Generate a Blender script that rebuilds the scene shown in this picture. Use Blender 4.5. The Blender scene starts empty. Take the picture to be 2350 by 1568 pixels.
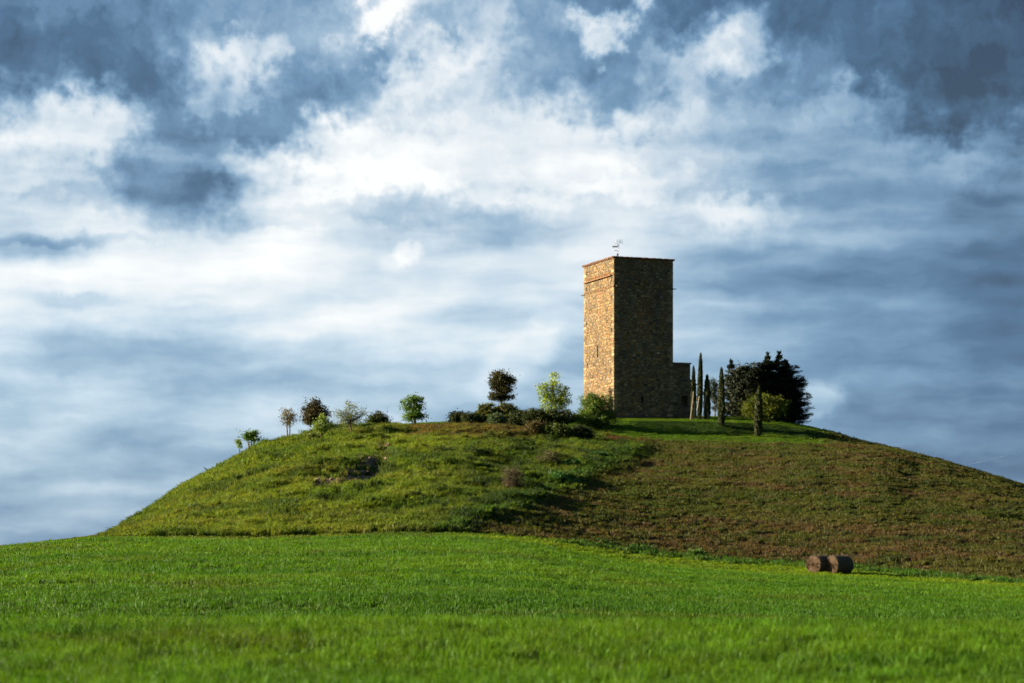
import bpy, math, random
import numpy as np
from math import radians, sin, cos, pi, sqrt

random.seed(7)
rng = np.random.default_rng(11)
S = bpy.context.scene
COL = S.collection

# ------------------------------------------------------------------ camera
FPX = 85.0 / 36.0 * 2349.0          # focal length in survey units (photo 2349 wide)
UC, VH, EYE = 1174.5, 1340.0, 1.65  # image centre column, eye level row, eye height (m)
cam_d = bpy.data.cameras.new('camera')
cam_d.lens, cam_d.sensor_width = 85.0, 36.0
cam_d.shift_y = (VH - 784.0) / 2349.0
cam_d.clip_start, cam_d.clip_end = 0.5, 20000
cam_d.dof.use_dof = True
cam_d.dof.focus_distance = 120.0
cam_d.dof.aperture_fstop = 1.15
cam = bpy.data.objects.new('camera', cam_d)
COL.objects.link(cam)
cam.location = (0, 0, EYE)
cam.rotation_euler = (radians(90), 0, 0)
S.camera = cam

# ------------------------------------------------------------------ sun, exposure
SUN_EL, SUN_A = radians(16.0), radians(2.5)        # low sun from the left
SUN = np.array([-cos(SUN_A) * cos(SUN_EL), sin(SUN_A) * cos(SUN_EL), sin(SUN_EL)])
sl = bpy.data.lights.new('sun', 'SUN')
sl.energy, sl.angle, sl.color = 5.0, radians(0.5), (1.0, 0.86, 0.65)
so = bpy.data.objects.new('sun', sl)
COL.objects.link(so)
from mathutils import Vector, Matrix
so.rotation_euler = Vector(SUN).to_track_quat('Z', 'Y').to_euler()
so.location = (-60, 40, 80)
S.view_settings.view_transform = 'Standard'
S.view_settings.look = 'None'
S.view_settings.gamma = 1.0
S.view_settings.use_curve_mapping = False
S.view_settings.exposure = 1.95
S.render.film_transparent = False
S.cycles.max_bounces = 6
S.cycles.transparent_max_bounces = 8
S.cycles.use_denoising = True
S.cycles.use_adaptive_sampling = True
S.cycles.adaptive_threshold = 0.015
S.cycles.adaptive_min_samples = 6
EXPO = 2 ** S.view_settings.exposure

def lin(r, g, b):
    f = lambda c: c / 12.92 if c <= 0.04045 else ((c + 0.055) / 1.055) ** 2.4
    return tuple(f(c / 255.0) for c in (r, g, b))

# ------------------------------------------------------------------ world: cloudy evening sky
world = bpy.data.worlds.new('World')
S.world = world
world.use_nodes = True
nt = world.node_tree
nt.nodes.clear()

class N:
    """small node-building helper"""
    def __init__(self, tree): self.t = tree
    def new(self, kind, **kw):
        n = self.t.nodes.new(kind)
        for k, v in kw.items(): setattr(n, k, v)
        return n
    def put(self, sock, v):
        if hasattr(v, 'is_output') or isinstance(v, bpy.types.NodeSocket): self.t.links.new(v, sock)
        elif v is not None: sock.default_value = v
    def math(self, op, a, b=None, c=None, clamp=False):
        n = self.new('ShaderNodeMath', operation=op, use_clamp=clamp)
        for i, v in enumerate((a, b, c)): self.put(n.inputs[i], v)
        return n.outputs[0]
    def vmath(self, op, a, b=None):
        n = self.new('ShaderNodeVectorMath', operation=op)
        self.put(n.inputs[0], a)
        if b is not None: self.put(n.inputs[1], b)
        return n.outputs[0]
    def noise(self, vec, scale, detail=5, rough=0.55, dist=0.0, col=False):
        n = self.new('ShaderNodeTexNoise')
        self.put(n.inputs['Vector'], vec)
        n.inputs['Scale'].default_value = scale
        n.inputs['Detail'].default_value = detail
        n.inputs['Roughness'].default_value = rough
        n.inputs['Distortion'].default_value = dist
        return n.outputs['Color' if col else 'Fac']
    def mix(self, fac, a, b, blend='MIX'):
        n = self.new('ShaderNodeMix', data_type='RGBA', blend_type=blend)
        self.put(n.inputs[0], fac); self.put(n.inputs[6], a); self.put(n.inputs[7], b)
        return n.outputs[2]
    def ramp(self, fac, stops, interp='LINEAR'):
        n = self.new('ShaderNodeValToRGB')
        n.color_ramp.interpolation = interp
        e = n.color_ramp.elements
        while len(e) > 1: e.remove(e[-1])
        e[0].position, e[0].color = stops[0][0], (*stops[0][1], 1)
        for p, c in stops[1:]:
            x = e.new(p); x.color = (*c, 1)
        self.put(n.inputs[0], fac)
        return n.outputs[0]
    def smooth(self, v, lo, hi, a=0.0, b=1.0):
        n = self.new('ShaderNodeMapRange', interpolation_type='SMOOTHSTEP')
        self.put(n.inputs[0], v)
        n.inputs[1].default_value, n.inputs[2].default_value = lo, hi
        n.inputs[3].default_value, n.inputs[4].default_value = a, b
        return n.outputs[0]

W = N(nt)
world.cycles.sampling_method = 'MANUAL'
world.cycles.sample_map_resolution = 256
tc = W.new('ShaderNodeTexCoord').outputs['Generated']
sep = W.new('ShaderNodeSeparateXYZ'); nt.links.new(tc, sep.inputs[0])
az = W.math('ARCTAN2', sep.outputs[0], sep.outputs[1])
el = W.math('ARCSINE', sep.outputs[2])
K = FPX / 100.0
comb = W.new('ShaderNodeCombineXYZ')
nt.links.new(W.math('MULTIPLY', az, K), comb.inputs[0])
nt.links.new(W.math('MULTIPLY', el, K), comb.inputs[1])
P = comb.outputs[0]                                  # azimuth / elevation, about 1 unit per degree
elv = W.math('MULTIPLY', el, K)
def noise2(vec, scale, detail=5, rough=0.55, dist=0.0, col=False):
    o = W.noise(vec, scale, detail, rough, dist, col)
    o.node.noise_dimensions = '2D'
    return o
def sky_uv(u, v):
    a = math.atan((u - UC) / FPX)
    e = math.atan((VH - v) / FPX * cos(a))
    return a * K, e * K
# turbulence: ragged high up (cumulus), drawn out sideways low down (stratus)
w1 = W.vmath('SUBTRACT', noise2(P, 0.9, 3, 0.55, 0, True), (.5, .5, .5))
w2 = W.vmath('SUBTRACT', noise2(P, 2.1, 5, 0.58, 0, True), (.5, .5, .5))
rag = W.smooth(elv, 7.2, 9.9, 0.25, 1.0)
def scale(vec, s):
    o = W.vmath('SCALE', vec); W.put(o.node.inputs['Scale'], s); return o
wv = W.vmath('ADD', W.vmath('MULTIPLY', w1, (2.0, 1.5, 0)), W.vmath('MULTIPLY', w2, (1.15, 1.15, 0)))
Pw = W.vmath('ADD', P, scale(wv, rag))
# how the cloud cover thickens and thins over the sky: brightness on a coarse azimuth x elevation lattice
COVER = """
22 36 33 46 50 48 57 82 63 50 45 32 30 27 25 22 25 14 03
24 34 27 44 48 48 63 86 52 60 48 62 33 43 36 23 23 15 04
20 24 26 36 66 50 56 50 70 63 45 37 54 54 43 26 24 14 03
20 36 27 34 66 50 43 62 76 62 52 42 48 45 41 36 23 15 04
36 72 68 42 48 43 46 70 73 77 75 56 69 60 57 57 46 18 10
66 80 76 45 46 43 90 89 87 86 86 83 77 62 56 57 53 28 38
80 81 73 52 58 80 96 94 92 85 90 86 70 64 60 57 52 55 45
74 76 64 46 44 90 95 83 80 87 94 87 77 70 59 55 51 47 39
76 82 80 66 64 90 80 70 68 62 70 78 68 82 65 53 49 44 36
58 62 85 92 92 93 89 82 78 72 75 80 70 57 53 51 46 39 30
88 90 92 94 94 92 88 83 78 73 76 72 66 57 53 50 44 38 28
89 79 86 87 90 90 85 83 76 69 70 62 60 55 52 47 42 35 26
78 65 65 63 67 75 76 80 77 72 66 60 62 58 50 44 38 33 26
64 60 52 53 55 62 66 67 64 62 60 57 60 56 50 44 36 32 26
62 65 65 63 63 64 62 60 56 60 57 55 54 51 48 42 34 30 24
60 60 60 63 62 62 60 58 56 53 52 52 52 49 48 41 33 28 25
58 56 51 51 55 57 56 55 54 53 52 52 51 48 46 40 35 30 28
57 57 60 61 60 58 57 56 55 54 53 52 51 49 45 40 36 32 33
53 53 53 54 55 55 54 54 54 54 53 51 49 47 43 40 37 35 36
50 50 50 50 51 51 51 51 51 51 50 48 46 44 42 39 37 35 35
48 48 48 48 48 48 48 48 48 48 47 46 44 42 40 38 36 35 34"""
Tm = np.array([[int(x) for x in r.split()] for r in COVER.strip().splitlines()], dtype=float) / 100.0
Tm = Tm - 0.055 * np.clip((0.88 - Tm) / 0.3, 0, 1) * np.clip((14 - np.arange(21)) / 4.0, 0, 1)[:, None]                                   # heavier grey cloud
Tm = np.maximum(Tm - 0.05 * np.clip((np.arange(19)[None, :] - 11) / 6.0, 0, 1), 0.05)
Tm = np.where(Tm > .84, .84 + (Tm - .84) * .7, Tm)
tmean = 0.6
Us, Ss, Vt = np.linalg.svd(Tm - tmean, full_matrices=False)
RANK = 12
xs = np.array([sky_uv(x * 0.6383, 700)[0] for x in np.arange(19) * 200.0])
ys = np.array([sky_uv(1174, y * 0.6383)[1] for y in np.arange(21) * 100.0])
x0, x1, y0, y1 = xs[0], xs[-1], ys[-1], ys[0]
sp = W.new('ShaderNodeSeparateXYZ'); nt.links.new(Pw, sp.inputs[0])
fx = W.math('MULTIPLY_ADD', sp.outputs[0], 1 / (x1 - x0), -x0 / (x1 - x0), clamp=True)   # beyond the frame each side goes on as it leaves it
fy = W.math('MULTIPLY_ADD', sp.outputs[1], 1 / (y1 - y0), -y0 / (y1 - y0), clamp=True)
def ramp3(fac, pos, funcs):
    lo, hi = funcs.min(axis=1), funcs.max(axis=1)
    rg_ = np.maximum(hi - lo, 1e-6)
    q = (funcs - lo[:, None]) / rg_[:, None]
    order = np.argsort(pos)
    c = W.ramp(fac, [(float(np.clip(pos[i], 0, 1)), tuple(float(z) for z in q[:, i])) for i in order], 'CARDINAL')
    c = W.vmath('MULTIPLY', c, tuple(float(z) for z in rg_))
    return W.vmath('ADD', c, tuple(float(z) for z in lo))
px_, py_ = (xs - x0) / (x1 - x0), (ys - y0) / (y1 - y0)
cover = tmean
for k in range(0, RANK, 3):
    d = W.new('ShaderNodeVectorMath', operation='DOT_PRODUCT')
    nt.links.new(ramp3(fx, px_, Vt[k:k + 3]), d.inputs[0])
    nt.links.new(ramp3(fy, py_, (Us[:, k:k + 3] * Ss[k:k + 3]).T), d.inputs[1])
    cover = W.math('ADD', d.outputs['Value'], cover)
# single puffs and rifts: (u, v, half width, half height, turn, amount)
PUFFS = [(862, 58, 95, 48, 32, .20), (575, 120, 70, 60, 40, .20), (500, 235, 60, 40, 20, .14), (1395, 62, 60, 48, 40, .22), (1000, 150, 120, 60, 35, .16),
         (1110, 70, 70, 70, 50, .10), (1600, 130, 90, 80, 20, .16), (1705, 105, 75, 90, 20, .20), (405, 420, 110, 150, 8, -.10), (285, 400, 50, 80, 0, -.12), (60, 480, 120, 36, 8, -.14),
         (938, 582, 26, 20, 0, .16), (905, 598, 30, 16, 0, .07), (1195, 815, 120, 48, 38, .17), (1300, 760, 70, 90, 0, .02), (1880, 915, 50, 40, -20, .20),
         (880, 408, 190, 24, -2, .10), (1430, 432, 140, 30, 0, .09), (1690, 492, 110, 32, 4, .08), (2140, 290, 90, 40, -10, -.06),
         (650, 540, 90, 15, 0, .10), (150, 552, 180, 14, 0, -.12), (180, 690, 100, 16, 0, -.10), (900, 482, 230, 26, 0, -.10)]
for (u, v, ru, rv, rot, amp) in PUFFS:
    x, y = sky_uv(u, v)
    m = W.new('ShaderNodeMapping', vector_type='TEXTURE')
    nt.links.new(Pw, m.inputs[0])
    m.inputs[1].default_value = (x, y, 0)
    m.inputs[2].default_value = (0, 0, radians(rot))
    m.inputs[3].default_value = (ru / 100.0 * 1.5, rv / 100.0 * 1.5, 1)
    g = W.new('ShaderNodeTexGradient', gradient_type='SPHERICAL')
    nt.links.new(m.outputs[0], g.inputs[0])
    cover = W.math('MULTIPLY_ADD', W.smooth(g.outputs['Fac'], 0.0, 0.65), amp, cover)
# overhead and behind: unseen slate cloud, held darker to deepen the tower's shaded face
hi_sky = W.math('MULTIPLY_ADD', noise2(P, 0.30, 5, 0.6), 0.9, -0.23)
wt = W.math('MAXIMUM', W.smooth(elv, 13.0, 17.0), W.smooth(W.math('ABSOLUTE', az), radians(100), radians(180)))
t = W.math('MULTIPLY_ADD', W.math('SUBTRACT', hi_sky, cover), wt, cover)
# streaks and fine tufts
Pst = W.vmath('MULTIPLY', W.vmath('ADD', P, scale(w1, 0.30)), (0.17, 0.72, 1.0))
n_str = noise2(Pst, 1.35, 4, 0.5)
Ps2 = W.vmath('MULTIPLY', W.vmath('ADD', P, scale(w1, 0.30)), (0.16, 1.0, 1.0))
n_st2 = noise2(Ps2, 2.6, 3, 0.5)
Pst_up = W.vmath('ADD', Pst, (-0.10, 0.26, 0.0))
rel_low = W.math('SUBTRACT', n_str, noise2(Pst_up, 1.35, 3, 0.5))
Pf = W.vmath('ADD', P, scale(w2, 0.9))
rel_high = W.math('SUBTRACT', noise2(Pf, 0.8, 5, 0.55), noise2(W.vmath('ADD', Pf, (-0.28, 0.30, 0.0)), 0.8, 4, 0.55))
n_fine = noise2(W.vmath('ADD', P, scale(w2, 0.9)), 1.1, 5, 0.55)
n_mid = noise2(Pw, 0.75, 3, 0.5)
low = W.smooth(elv, 9.5, 12.0, 1.0, 0.25)
t = W.math('ADD', t, W.math('MULTIPLY', W.math('MULTIPLY', W.math('SUBTRACT', n_str, 0.5), 0.30), low))
t = W.math('ADD', t, W.math('MULTIPLY', W.math('MULTIPLY', W.math('SUBTRACT', n_st2, 0.5), 0.07), W.smooth(elv, 9.0, 10.5, 1.0, 0.0)))
t = W.math('ADD', t, W.math('MULTIPLY', W.math('SUBTRACT', n_fine, 0.5), W.smooth(elv, 7.8, 10.0, 0.03, 0.17)))
t = W.math('MULTIPLY_ADD', W.math('SUBTRACT', n_mid, 0.5), 0.10, t)
t = W.math('ADD', t, W.math('MULTIPLY', rel_low, W.smooth(elv, 9.6, 11.5, 0.30, 0.0)))
t = W.math('ADD', t, W.math('MULTIPLY', rel_high, W.smooth(elv, 9.6, 11.2, 0.0, 0.26)))
cloud_low = W.ramp(t, [(0.0, lin(28, 62, 108)), (.20, lin(60, 101, 146)), (.40, lin(109, 147, 184)), (.55, lin(152, 182, 209)),
                       (.70, lin(192, 214, 233)), (.85, lin(230, 238, 245)), (1.0, lin(255, 255, 255))])
cloud_high = W.ramp(t, [(0.0, lin(28, 50, 78)), (.20, lin(64, 98, 133)), (.40, lin(110, 145, 178)), (.55, lin(153, 180, 204)),
                        (.70, lin(197, 212, 225)), (.85, lin(230, 236, 241)), (1.0, lin(255, 255, 253))])
cl = W.mix(W.smooth(elv, 4.0, 9.5), cloud_low, cloud_high)
sky = W.new('ShaderNodeTexSky', sky_type='NISHITA')
sky.sun_disc = False
sky.sun_elevation = SUN_EL
sky.sun_rotation = math.atan2(SUN[0], SUN[1])
BG = 0.1
cl = W.mix(1.0, cl, (1 / (BG * EXPO),) * 3 + (1,), 'MULTIPLY')
out_c = W.mix(0.94, sky.outputs[0], cl)              # thin cloud lets a little clear sky through
bg = W.new('ShaderNodeBackground')
bg.inputs['Strength'].default_value = BG
nt.links.new(out_c, bg.inputs['Color'])
wo = W.new('ShaderNodeOutputWorld')
nt.links.new(bg.outputs[0], wo.inputs['Surface'])

# ------------------------------------------------------------------ helpers
def mesh_obj(name, verts, faces, mat=None, parent=None, smooth=False, colors=None, matrix=None):
    me = bpy.data.meshes.new(name)
    verts = np.asarray(verts, dtype=np.float64)
    if isinstance(faces, np.ndarray):
        nf, k = faces.shape
        me.vertices.add(len(verts)); me.vertices.foreach_set('co', verts.ravel())
        me.loops.add(nf * k); me.loops.foreach_set('vertex_index', faces.ravel().astype(np.int32))
        me.polygons.add(nf)
        me.polygons.foreach_set('loop_start', np.arange(0, nf * k, k, dtype=np.int32))
        me.polygons.foreach_set('loop_total', np.full(nf, k, dtype=np.int32))
        me.update(calc_edges=True)
    else:
        me.from_pydata([tuple(v) for v in verts], [], faces)
    if smooth: me.polygons.foreach_set('use_smooth', np.ones(len(me.polygons), dtype=bool))
    if colors is not None:
        ca = me.color_attributes.new('tint', 'FLOAT_COLOR', 'POINT')
        c = np.ones((len(verts), 4), dtype=np.float32); c[:, :3] = colors
        ca.data.foreach_set('color', c.ravel())
    if mat: me.materials.append(mat)
    o = bpy.data.objects.new(name, me)
    COL.objects.link(o)
    if parent is not None: o.parent = parent
    return o

def thing(name, label, cat, loc=(0, 0, 0), group=None, rz=0.0):
    o = bpy.data.objects.new(name, None)
    o.empty_display_size = 0.3
    COL.objects.link(o)
    o.location = loc; o.rotation_euler = (0, 0, rz)
    tag(o, label, cat, group)
    return o

def tag(o, label=None, cat=None, group=None, kind=None):
    if label: o['label'] = label
    if cat: o['category'] = cat
    if group: o['group'] = group
    if kind: o['kind'] = kind
    return o

def vnoise(x, y, seed=0):
    """value noise on arrays, 0..1"""
    xi, yi = np.floor(x).astype(np.int64), np.floor(y).astype(np.int64)
    xf, yf = x - xi, y - yi
    def h(a, b):
        n = (a * 374761393 + b * 668265263 + seed * 1274126177) & 0xffffffff
        n = ((n ^ (n >> 13)) * 1274126177) & 0xffffffff
        return ((n ^ (n >> 16)) & 0xffff) / 65535.0
    sx, sy = xf * xf * (3 - 2 * xf), yf * yf * (3 - 2 * yf)
    a = h(xi, yi) * (1 - sx) + h(xi + 1, yi) * sx
    b = h(xi, yi + 1) * (1 - sx) + h(xi + 1, yi + 1) * sx
    return a * (1 - sy) + b * sy

def fbm(x, y, oct=4, seed=0, gain=0.5):
    s, a, tot = 0, 1.0, 0
    for i in range(oct):
        s = s + a * vnoise(x * 2 ** i + 17.3 * i, y * 2 ** i - 9.1 * i, seed + i)
        tot += a; a *= gain
    return s / tot

def sstep(x, a, b):
    t = np.clip((x - a) / (b - a), 0, 1)
    return t * t * (3 - 2 * t)

# ------------------------------------------------------------------ materials
def new_mat(name):
    m = bpy.data.materials.new(name); m.use_nodes = True
    m.node_tree.nodes.clear()
    return m, N(m.node_tree)

def finish(m, n, shader, disp=None):
    o = n.new('ShaderNodeOutputMaterial')
    m.node_tree.links.new(shader, o.inputs['Surface'])
    if disp is not None: m.node_tree.links.new(disp, o.inputs['Displacement'])
    return m

def principled(n, color, rough=0.9, spec=0.2, normal=None):
    p = n.new('ShaderNodeBsdfPrincipled')
    n.put(p.inputs['Base Color'], color if not isinstance(color, tuple) else (*color, 1))
    p.inputs['Roughness'].default_value = rough
    p.inputs['Specular IOR Level'].default_value = spec
    if normal is not None: n.put(p.inputs['Normal'], normal)
    return p.outputs[0]

def bump(n, h, strength=0.5, dist=0.05):
    b = n.new('ShaderNodeBump')
    b.inputs['Strength'].default_value = strength
    b.inputs['Distance'].default_value = dist
    n.put(b.inputs['Height'], h)
    return b.outputs[0]

def foliage_mat(name, attr_type, trans=0.35, rough=0.6, spec=0.25, jitter=0.25):
    m, n = new_mat(name)
    a = n.new('ShaderNodeAttribute', attribute_type=attr_type, attribute_name='tint')
    geo = n.new('ShaderNodeNewGeometry')
    jitter = jitter * .75
    j = n.math('MULTIPLY_ADD', geo.outputs['Random Per Island'], 2 * jitter, 1 - jitter)
    c = n.vmath('SCALE', a.outputs['Color']); 
    m.node_tree.links.new(j, c.node.inputs['Scale'])
    p = principled(n, c, rough, spec)
    tr = n.new('ShaderNodeBsdfTranslucent')
    tcx = n.vmath('MULTIPLY', c, (1.25, 1.15, 0.5))
    m.node_tree.links.new(tcx, tr.inputs['Color'])
    mx = n.new('ShaderNodeMixShader'); mx.inputs[0].default_value = trans
    m.node_tree.links.new(p, mx.inputs[1]); m.node_tree.links.new(tr.outputs[0], mx.inputs[2])
    return finish(m, n, mx.outputs[0])

M = {}
M['grass'] = foliage_mat('grass_blades', 'INSTANCER', 0.42, 0.55, 0.16)
M['dry'] = foliage_mat('dry_grass_blades', 'INSTANCER', 0.3, 0.75, 0.15)
M['leaf'] = foliage_mat('tree_leaves', 'GEOMETRY', 0.3, 0.6, 0.12)
M['needle'] = foliage_mat('conifer_needles', 'GEOMETRY', 0.1, 0.7, 0.2)

def soil_mat():
    m, n = new_mat('earth_and_turf')
    a = n.new('ShaderNodeAttribute', attribute_type='GEOMETRY', attribute_name='tint')
    g = n.new('ShaderNodeNewGeometry').outputs['Position']
    f = n.noise(g, 1.6, 6, 0.65)
    f2 = n.noise(g, 7.0, 4, 0.6)
    k = n.math('MULTIPLY_ADD', f, 0.9, 0.35)
    k = n.math('MULTIPLY_ADD', f2, 0.4, n.math('ADD', k, -0.2))
    c = n.vmath('SCALE', a.outputs['Color']); m.node_tree.links.new(k, c.node.inputs['Scale'])
    b = bump(n, n.math('ADD', f, f2), 0.8, 0.12)
    return finish(m, n, principled(n, c, 0.95, 0.05, b))
M['soil'] = soil_mat()
def clod_mat():
    m, n = new_mat('dry_clods')
    a = n.new('ShaderNodeAttribute', attribute_type='INSTANCER', attribute_name='tint')
    f = n.noise(n.new('ShaderNodeNewGeometry').outputs['Position'], 5.0, 5, .6)
    c = n.vmath('SCALE', a.outputs['Color']); m.node_tree.links.new(n.math('MULTIPLY_ADD', f, 1.0, .5), c.node.inputs['Scale'])
    return finish(m, n, principled(n, c, .95, .05, bump(n, f, .6, .05)))
M['clod'] = clod_mat()

def tinted(name, rough=0.9, nscale=8.0, namt=0.5, bumpd=0.02, spec=0.15, bstr=0.7):
    """colour from the piece's own tint, with grain"""
    m, n = new_mat(name)
    a = n.new('ShaderNodeAttribute', attribute_type='GEOMETRY', attribute_name='tint')
    tc = n.new('ShaderNodeTexCoord').outputs['Object']
    f = n.noise(tc, nscale, 6, 0.65)
    k = n.math('MULTIPLY_ADD', f, 2 * namt, 1 - namt)
    c = n.vmath('SCALE', a.outputs['Color']); m.node_tree.links.new(k, c.node.inputs['Scale'])
    return finish(m, n, principled(n, c, rough, spec, bump(n, f, bstr, bumpd)))
M['stone'] = tinted('rubble_stone', 0.92, 6.0, 0.45, 0.03)
M['tile'] = tinted('terracotta', 0.85, 9.0, 0.4, 0.01)
M['bark'] = tinted('bark', 0.95, 14.0, 0.5, 0.02)
M['straw'] = tinted('straw', 0.8, 22.0, 0.5, 0.03, 0.2)
def plain(name, c, rough=0.8, metal=0.0, nscale=12.0, namt=0.3):
    m, n = new_mat(name)
    tc = n.new('ShaderNodeTexCoord').outputs['Object']
    f = n.noise(tc, nscale, 5, 0.6)
    k = n.math('MULTIPLY_ADD', f, 2 * namt, 1 - namt)
    v = n.vmath('SCALE', (c[0], c[1], c[2])); m.node_tree.links.new(k, v.node.inputs['Scale'])
    sh = principled(n, v, rough, 0.3, bump(n, f, 0.4, 0.01))
    sh.node.inputs['Metallic'].default_value = metal
    return finish(m, n, sh)
M['mortar'] = plain('lime_mortar', (0.105, 0.078, 0.048), 0.95, 0, 3.0, 0.45)
M['dark'] = plain('dark_interior', (0.02, 0.015, 0.012), 0.95)
M['iron'] = plain('rusty_iron', (0.05, 0.03, 0.02), 0.8, 0.3)
M['alu'] = plain('dull_aluminium', (0.42, 0.40, 0.40), 0.5, 0.6)
M['white'] = plain('white_plastic', (0.8, 0.78, 0.74), 0.4)
M['pole'] = plain('weathered_stake', (0.32, 0.27, 0.2), 0.85)

# ------------------------------------------------------------------ terrain
def line(pts):
    pts = np.array(pts, dtype=float)
    return lambda u: np.interp(u, pts[:, 0], pts[:, 1])
Ec = line([(-4000, 1300), (-900, 1290), (-300, 1274), (0, 1253), (120, 1241), (240, 1231), (420, 1234), (600, 1236), (800, 1229), (957, 1227), (1100, 1230),
           (1185, 1238), (1251, 1250), (1446, 1286), (1609, 1303), (1723, 1311), (1850, 1319), (1950, 1323), (2100, 1334),
           (2349, 1350), (2800, 1372), (6500, 1400)])
Ev = line([(-4000, 1305), (-900, 1295), (-300, 1278), (0, 1257), (240, 1232), (420, 1233), (600, 1234), (800, 1227), (957, 1224), (1100, 1226),
           (1251, 1238), (1446, 1268), (1609, 1284), (1723, 1292), (1850, 1299), (1950, 1305), (2100, 1318), (2349, 1340), (2800, 1360), (6500, 1385)])
Rg = line([(-4000, 1345), (-600, 1335), (0, 1300), (150, 1262), (215, 1240), (240, 1226), (270, 1208), (300, 1186), (345, 1156), (400, 1117), (450, 1089), (500, 1063), (553, 1033),
           (600, 1010), (650, 999), (700, 989), (760, 981), (850, 975), (920, 971), (1035, 964), (1190, 959), (1330, 954), (1408, 951), (1600, 951),
           (1700, 955), (1780, 960), (1850, 975), (1900, 989), (1960, 1008), (2050, 1028), (2150, 1053), (2250, 1083), (2349, 1113),
           (2500, 1160), (2700, 1215), (3100, 1290), (3600, 1325), (6500, 1340)])
Bt = line([(-4000, 0), (850, 1), (920, 3), (1035, 7), (1190, 12), (1408, 13), (1600, 14), (1780, 12), (1850, 6), (1960, 3), (6500, 1)])      # bank top below ridge
Bb = line([(-4000, 0), (850, 1), (920, 3), (1035, 8), (1190, 14), (1380, 22), (1440, 30), (1550, 40), (1700, 39), (1850, 27), (1930, 14), (1990, 6), (6500, 2)])   # bank foot below ridge
Br = line([(-4000, 3), (850, 4), (920, 9), (1035, 16), (1190, 24), (1380, 50), (1440, 56), (1600, 62), (1750, 64), (1850, 46), (1930, 24), (1990, 9), (6500, 4)])   # brow below ridge
Yr = line([(-4000, 225), (0, 222), (240, 232), (420, 250), (650, 266), (920, 280), (1190, 288), (1408, 294), (1600, 296), (1850, 292),
           (2050, 276), (2349, 256), (2700, 240), (6500, 225)])
Yc = line([(-4000, 150), (0, 160), (800, 168), (1250, 166), (1850, 166), (2349, 158), (6500, 140)])

u_in = np.arange(-240, 2600, 6.0)
u_l = -240 - np.cumsum(np.linspace(10, 170, 40))[::-1]
u_r = 2594 + np.cumsum(np.linspace(10, 170, 40))
U = np.concatenate([u_l, u_in, u_r])
def smooth1(a, s):
    k = np.arange(-int(3 * s), int(3 * s) + 1); w = np.exp(-k * k / (2 * s * s)); w /= w.sum()
    p = np.pad(a, (len(k) // 2,) * 2, mode='edge')
    return np.convolve(p, w, mode='valid')
def L(f, s=4): return smooth1(f(U), s)
zv = lambda v, y: (VH - v) / FPX * y + EYE     # world height of image row v at distance y
ec, ev, rg = L(Ec, 5), L(Ev, 5), L(Rg, 2) + np.interp(U, [200, 330, 620, 760, 900], [2, 9, 9, 6, 3])
yr, yc = L(Yr, 10), L(Yc, 10)
bt, bb, br = rg + L(Bt, 5), rg + L(Bb, 5), rg + L(Br, 5)
wob = 10 * (fbm(U / 420.0, U * 0 + 3.3, 3, 5) - 0.5)
one = np.ones_like(U)
rows = []       # (Y, Z, sub rows to next, tag)
def row(y, z, sub): rows.append((y * one, z * one, sub))
row(14, 0.0, 8)
row(36, 0.02, 14)
row(50, zv(1436 + wob, 50), 8)
row(64, 0.05, 8)
row(84, zv(1441 + wob * 0.6, 84), 20)
v5 = ec + 0.44 * (1440 - ec)
row(122, zv(v5, 122), 24)
row(yc - 12, zv(ec + 4 + 0.085 * (1440 - ec), yc - 12), 10)
row(yc, zv(ec + 5, yc), 12)                       # 7: crop edge
R_EDGE = len(rows) - 1
yv = yc + np.interp(U, [0, 900, 1300, 1900, 2400], [5, 5, 10, 13, 12])
row(yv, zv(ev, yv), 90)                       # 8: foot of the hill
R_FOOT = len(rows) - 1
UB = [0, 850, 1050, 1400, 1440, 1650, 1850, 1960, 2090, 2600]
y_b = yr - np.interp(U, UB, [6, 8, 26, 42, 44, 45, 41, 33, 23, 12])
zf, zb = rows[R_FOOT][1], zv(br, y_b)
row(y_b, zb, 8)                               # brow
y_bb = yr - np.interp(U, UB, [4, 5, 20, 32, 33, 34, 29.5, 21, 14, 8])
row(y_bb, zv(bb, y_bb), 12)                   # bank foot
y_bt = yr - np.interp(U, UB, [2, 3, 18, 29.6, 30.6, 31.5, 27, 17, 9, 4])
row(y_bt, zv(bt, y_bt), 22)                   # bank top
row(yr, zv(rg, yr), 8)                        # ridge
z_r = rows[-1][1]
row(yr + 14, np.minimum(z_r - 0.6, z_r * 0.97), 6)
row(yr + 60, z_r * 0.55, 6)
row(yr + 150, z_r * 0.02 - 1.2, 0)
GY, GZ, GT = [], [], []
for i in range(len(rows) - 1):
    y0, z0, n = rows[i]; y1, z1, _ = rows[i + 1]
    for k in range(n):
        f = k / n
        y, z = y0 + (y1 - y0) * f, z0 + (z1 - z0) * f
        if i == R_FOOT:       # the flank swells a little
            sw = np.interp(U, [240, 600, 1000, 1300, 1700, 2349], [0.0, 0.05, 0.05, 0.03, 0.01, 0.02])
            z = z + sw * (z1 - z0) * sin(pi * f)
        GY.append(y); GZ.append(z); GT.append(i + f)
GY.append(rows[-1][0]); GZ.append(rows[-1][1]); GT.append(len(rows) - 1.0)
GY, GZ, GT = np.array(GY), np.array(GZ), np.array(GT)
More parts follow.
